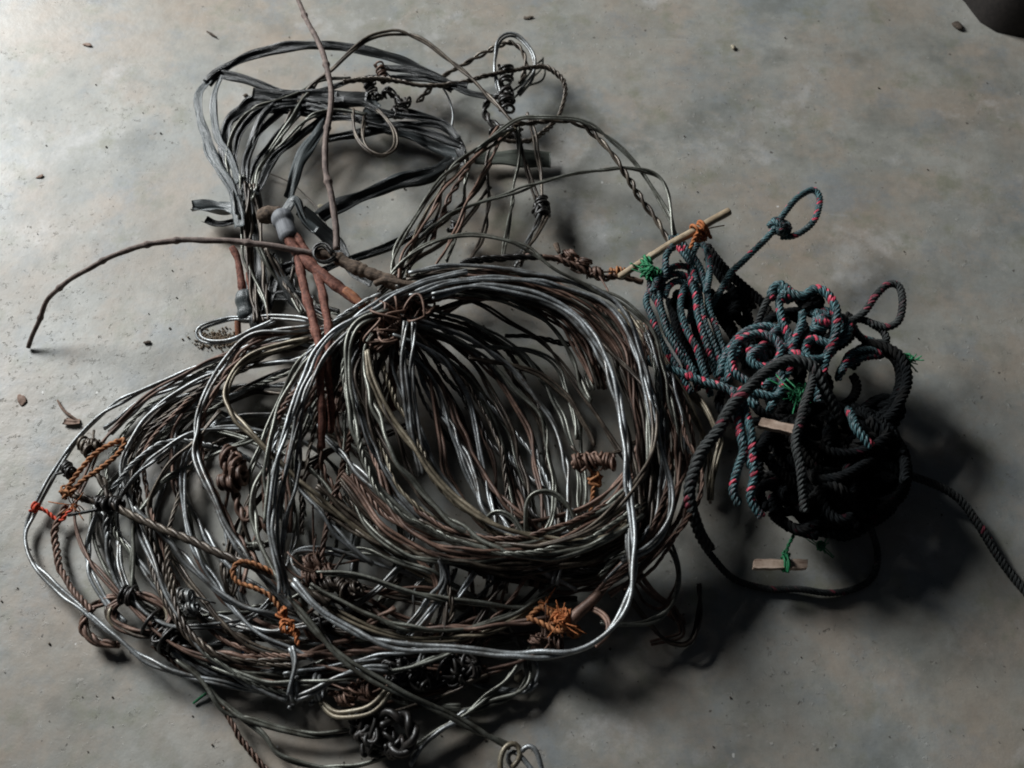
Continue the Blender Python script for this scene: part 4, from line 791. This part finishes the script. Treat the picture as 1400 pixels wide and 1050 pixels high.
rope('rope_ring', 'dark ring of doubled rope at the right of the tangle', 'rope', ring, ROPEB, .0135, RG, [(1214, 560, .06, .018, 3)], (1200, 560))  # drawn in the darkest rope colour
a_segs = []
g = np.random.default_rng(17)
for k in range(46):
    c = np.array([1135 + g.uniform(-95, 95), 645 + g.uniform(-75, 75)]); rad = g.uniform(25, 95); th0 = g.uniform(0, 6.28)
    t_ = np.linspace(0, g.uniform(3, 5.5), 9); q = [(float(c[0] + rad * math.cos(th0 + x) * 1.0), float(c[1] + rad * .8 * math.sin(th0 + x * (1 + .3 * math.sin(k))))) for x in t_]
    q = [(lambda e: (1135 + (x - 1135) / e, 645 + (y - 645) / e))(max(1.0, math.hypot((x - 1135) / 100, (y - 645) / 86) ** .9)) for x, y in q]
    h0 = g.uniform(.012, .10); a_segs.append((q, [min(.115, max(.01, h0 + g.uniform(-.04, .04))) for _ in range(4)]))
rope('rope_mass', 'mass of tangled rope coloured black for its shadow, filling the front of the tangle', 'rope', a_segs, ROPEB, .0122, RG, [], (1110, 680))  # shadow at the front of the tangle carried by near-black rope colour
a_segs = []
for k in range(12):
    c = np.array([1090 + g.uniform(-70, 70), 500 + g.uniform(-60, 50)]); rad = g.uniform(25, 50); th0 = g.uniform(0, 6.28)
    t_ = np.linspace(0, g.uniform(3, 5), 8); q = [(float(c[0] + rad * math.cos(th0 + x)), float(c[1] + rad * .7 * math.sin(th0 + x))) for x in t_]
    h0 = g.uniform(.02, .06); a_segs.append((q, [h0, h0 + .01, h0]))
rope('rope_mass', 'dark rope lengths packed below the teal ropes in the middle of the tangle', 'rope', a_segs, ROPEB, .012, RG, [(1110, 412, .10, .014, 3), (1106, 470, .07, .018, 3)], (1090, 540))

# ------------------------------------------------------------------ sticks and twine on the ropes
stick_b = stick('bamboo_stick', [(846, 377), (880, 358), (922, 332), (962, 309), (997, 288)], [.055, .085, .105, .115], [.0046, .0052, .0056, .0056], BAMB, None, (.3, .72), rough=.02)
tag(stick_b, 'pale bamboo stick slanting over the rope hank with twine at both ends', 'stick')
GT = 'twine knots on the ropes'
def twknot(label, at, h, sz, mat, n=4, fray=8, seed=1):
    t = thing('twine_knot', label, 'twine', at, GT); a = Acc(); tangle(a, at, h, sz, .0020, n, seed, .8, strands=2, pitch=.012); 
    tangle(a, at, h + .002, sz * .7, .0016, 2, seed + 5, .8); build('knot', a, mat, t)
    if fray: a = Acc(); ends(a, at, h, fray, sz * 1.6, .0008, seed + 1); build('frayed_end', a, mat, t)
    return t
ot = twknot('bright orange twine knot round the upper part of the bamboo stick', (958, 318), .10, .014, ORANGE, 4, 7, 81)
a = Acc(); wraps(a, (948, 318), (962, 309), .107, .11, .0075, .0020, 4); a.laid(path([(958, 312), (950, 325), (944, 340)], [.115, .10]), 2, .0017, .0015, .013); a.laid(path([(966, 312), (972, 326)], [.11, .10]), 2, .0015, .0013, .013); build('winding', a, ORANGE, ot)
gt = twknot('green twine knot at the lower part of the bamboo stick', (888, 372), .085, .015, GREEN, 4, 5, 83)
a = Acc(); wraps(a, (878, 362), (890, 356), .08, .085, .007, .0018, 4); build('winding', a, GREEN, gt)
twknot('green frayed twine tuft under the arched rope', (1092, 538), .115, .012, GREEN, 2, 26, 85)
twknot('green frayed twine end at the far right of the rope ring', (1239, 493), .085, .010, GREEN, 2, 22, 87)
twknot('small green twine end under the black rope mass', (1121, 746), .02, .007, GREEN, 2, 8, 89)
def toggle(label, p0, p1, h, wd, th, mat):
    a, b = P(*p0, h), P(*p1, h); ax = b - a; Ln = np.linalg.norm(ax); ax /= Ln; sd = np.cross([0, 0, 1.0], ax); up = np.cross(ax, sd)
    n = 14; prof = [(-1, -1), (-.2, -1), (1, -1), (1, .9), (.3, 1), (-1, 1)]; V = []
    for i in range(n):
        t = i / (n - 1); k = 1 + .05 * math.sin(i * 1.9) - (.10 if i in (0, n - 1) else 0) - (.16 * math.exp(-((t - .55) / .07) ** 2))
        for (x, y) in prof: V.append(a + ax * (t * Ln + (.0012 * x if i in (0, n - 1) else 0)) + sd * x * wd / 2 * k + up * (y * th / 2))
    m_ = len(prof); Fc = [[i * m_ + j, i * m_ + (j + 1) % m_, (i + 1) * m_ + (j + 1) % m_, (i + 1) * m_ + j] for i in range(n - 1) for j in range(m_)]
    e = (n - 1) * m_; Fc += [[0, 5, 4, 1], [1, 4, 3, 2], [e, e + 1, e + 4, e + 5], [e + 1, e + 2, e + 3, e + 4]]
    acc = Acc(); V = np.array(V); acc.add(V, np.array(Fc), (V - a).dot(ax), np.tile(np.arange(m_) * 1.0, n), np.zeros(len(V)))
    return tag(build('wooden_toggle', acc, mat, sm=False), label, 'wooden toggle', 'wooden toggles')
toggle('pale square-cut wooden toggle below the black rope mass', (1030, 772), (1103, 772), .045, .0115, .009, WOOD)
gt2 = thing('twine_tie', 'green twine tied round the pale wooden toggle below the rope mass', 'twine', (1075, 770), GT)
a = Acc(); wraps(a, (1070, 771), (1079, 771), .046, .046, .0082, .0014, 4.5); tangle(a, (1075, 758), .047, .005, .0013, 2, 91); a.laid(path([(1075, 762), (1077, 748), (1082, 738), (1090, 722)], [.05, .05, .055]), 2, .0012, .0011, .012); build('cord', a, GREEN, gt2)
toggle('brown wooden toggle held under the dark ropes of the tangle', (1038, 578), (1092, 590), .125, .012, .008, WOOD)

# ------------------------------------------------------------------ bits on the floor
def lump(name, label, cat, x, y, sx, sy, sz, mat, seed, rot=0, group=None, flat=False):
    g = np.random.default_rng(seed); nu, nv = 14, 9; V = []; Fc = []
    c = P(x, y, 0); ph = g.uniform(0, 6.28, 6)
    for i in range(nv):
        v = math.pi * i / (nv - 1)
        for j in range(nu):
            u = 2 * math.pi * j / nu; k = 1 + .16 * math.sin(2 * u + ph[0]) + .12 * math.sin(3 * u + ph[1] + v) + .08 * math.sin(5 * u + ph[2] + 2 * v) + g.normal(0, .03)
            px_, py_ = sx * math.sin(v) * math.cos(u) * k, sy * math.sin(v) * math.sin(u) * k
            V.append((c[0] + px_ * math.cos(rot) - py_ * math.sin(rot), c[1] + px_ * math.sin(rot) + py_ * math.cos(rot), sz * (1 + .95 * math.cos(v)) * .8 + .0004 + (.4 * sz * math.sin(px_ / sx * 2) if flat else 0)))
    for i in range(nv - 1):
        for j in range(nu): Fc.append([i * nu + j, (i + 1) * nu + j, (i + 1) * nu + (j + 1) % nu, i * nu + (j + 1) % nu])
    V = np.array(V); V[:, 2] = np.maximum(V[:, 2], .0003); acc = Acc(); acc.add(V, np.array(Fc), V[:, 0], V[:, 1] * 30, np.zeros(len(V)))
    return tag(build(name, acc, mat), label, cat, group)
lump('leaf_fragment', 'small curled dry leaf bit near the left edge', 'leaf', 30, 547, .006, .009, .001, LEAF, 1, .3, flat=True)
lf = thing('leaf_fragment', 'brown dry leaf with a short stalk left of the wire coil', 'leaf', (95, 563))
stick('stalk', [(79, 548), (86, 560), (97, 569), (107, 576)], [.003, .005, .002], [.0012, .002, .0016], LEAF, lf)
a = Acc(); a.ribbon(path([(88, 575), (98, 577), (109, 576)], [.003, .004, .003]), .010, .0008, [.2, .3], .1); build('blade', a, LEAF, lf)
lump('leaf_fragment', 'dark dry leaf chip at the top left of the floor', 'leaf', 120, 62, .008, .004, .0015, LEAF, 3, -.4, flat=True)
lump('leaf_fragment', 'grey-brown leaf scrap left of the black strips', 'leaf', 55, 242, .006, .003, .0012, LEAF, 4, .2, flat=True)
sc = stick('leaf_fragment', [(283, 42), (290, 46), (297, 50)], [.002, .003], [.001, .0022, .001], CHAR); tag(sc, 'tiny dark sliver above the strips at top left', 'leaf')
lump('dirt_clod', 'brown crumbly dirt clod near the top right corner', 'dirt', 1308, 37, .010, .008, .004, CHAR, 6, -.5)
lump('pebble', 'small pale stone at the top right above the bamboo stick', 'pebble', 1002, 66, .004, .005, .003, STONE, 7)
lump('pebble', 'yellowish pebble beside the vine under the strips', 'pebble', 440, 284, .0055, .0045, .0035, STONE, 8)
lump('pebble', 'brown pebble beside the lower right wires', 'pebble', 815, 493, .004, .004, .003, LEAF, 9)
lump('pebble', 'dark crumb beside the corner of the black strips', 'pebble', 336, 131, .004, .003, .002, CHAR, 10)
lump('pebble', 'dark curled crumb on the floor under the vine', 'pebble', 202, 469, .005, .003, .002, CHAR, 11)
lump('pebble', 'dark crumb right of the rope noose', 'pebble', 1067, 301 + 140, .0, .0, .0, CHAR, 11) if False else None
lump('leaf_fragment', 'dark scrap at the top edge right of the upright loop', 'leaf', 722, 25, .010, .003, .0015, CHAR, 13, .1, flat=True)
lump('cocoon', 'small pale pod hanging by the wire at the bottom of the pile', 'pod', 709, 926, .005, .007, .006, STONE, 14, -.4)
stick_c = stick('green_cord', [(265, 962), (273, 955), (282, 948)], [.004, .006], [.0014, .0018], GREEN); tag(stick_c, 'short green cord scrap below the left coil', 'cord scrap')
blu = solo('cord_loop', 'thin blue thread loop inside the lower left coil', 'thread', [(333, 895), (331, 884), (340, 876), (348, 877)], [.01, .015], twine_mat('blue_thread', (.02, .06, .12), (.05, .12, .22)), None, r=.001, pitch=.02)
# crumbled dirt under the left loop: uncountable grains in one object
a = Acc(); g = np.random.default_rng(5)
for k in range(420):
    x, y = g.normal(300, 17), g.normal(464, 6); o = P(x, y, 0); s_ = g.uniform(.0006, .0018)
    t = np.array([[-1, 0, 0], [-.4, 0, 0], [.4, 0, 0], [1, 0, 0]]) * s_; an_ = g.uniform(0, 3); t = np.stack([t[:, 0] * math.cos(an_), t[:, 0] * math.sin(an_), t[:, 2]], 1)
    a.tube(o + t + [0, 0, s_ * .8], np.array([.4, 1, .9, .3]) * s_, 5)
o = build('dirt_crumbs', a, DIRTM); o['kind'] = 'stuff'; tag(o, 'scatter of brown dirt crumbs on the floor under the stray wire loop', 'dirt')
# tiny grit over the floor
a = Acc(); g = np.random.default_rng(8)
for k in range(700):
    x, y = (g.uniform(-100, 1500), g.uniform(-80, 1130)) if k % 3 == 0 else (g.normal(540, 260), g.normal(660, 210)); o = P(x, y, 0); s_ = .0005 + .0012 * g.random() ** 4; an_ = g.uniform(0, 3)
    t = np.array([-1, -.4, .4, 1])[:, None] * s_ * np.array([math.cos(an_), math.sin(an_), 0])
    a.tube(o + t + [0, 0, s_ * .7], np.array([.4, 1, .8, .3]) * s_, 5)
o = build('floor_grit', a, CHAR); o['kind'] = 'stuff'; tag(o, 'tiny dark grit scattered over the concrete floor', 'grit')
# unidentified dark rounded thing cut off by the top right corner
def corner():
    nu, nv = 26, 12; V = []; Fc = []; c = P(1414, -8, 0)
    for i in range(nv):
        v = math.pi / 2 * i / (nv - 1)
        for j in range(nu):
            u_ = 2 * math.pi * j / nu; k = 1 + .07 * math.sin(3 * u_ + 1) + .04 * math.sin(5 * u_)
            V.append((c[0] + .145 * math.cos(v) ** .6 * math.cos(u_) * k, c[1] + .105 * math.cos(v) ** .6 * math.sin(u_) * k, .001 + .16 * math.sin(v)))
    for i in range(nv - 1):
        for j in range(nu): Fc.append([i * nu + j, i * nu + (j + 1) % nu, (i + 1) * nu + (j + 1) % nu, (i + 1) * nu + j])
    V = np.array(V); acc = Acc(); acc.add(V, np.array(Fc), V[:, 0], V[:, 1] * 20, np.zeros(len(V)))
    return tag(build('dark_object', acc, twine_mat('dark_matte', (.010, .008, .007), (.018, .014, .012))), 'dark rounded object cut off by the top right corner', 'unidentified')
corner()
for o in bpy.data.objects:
    if '_w' in o: del o['_w']
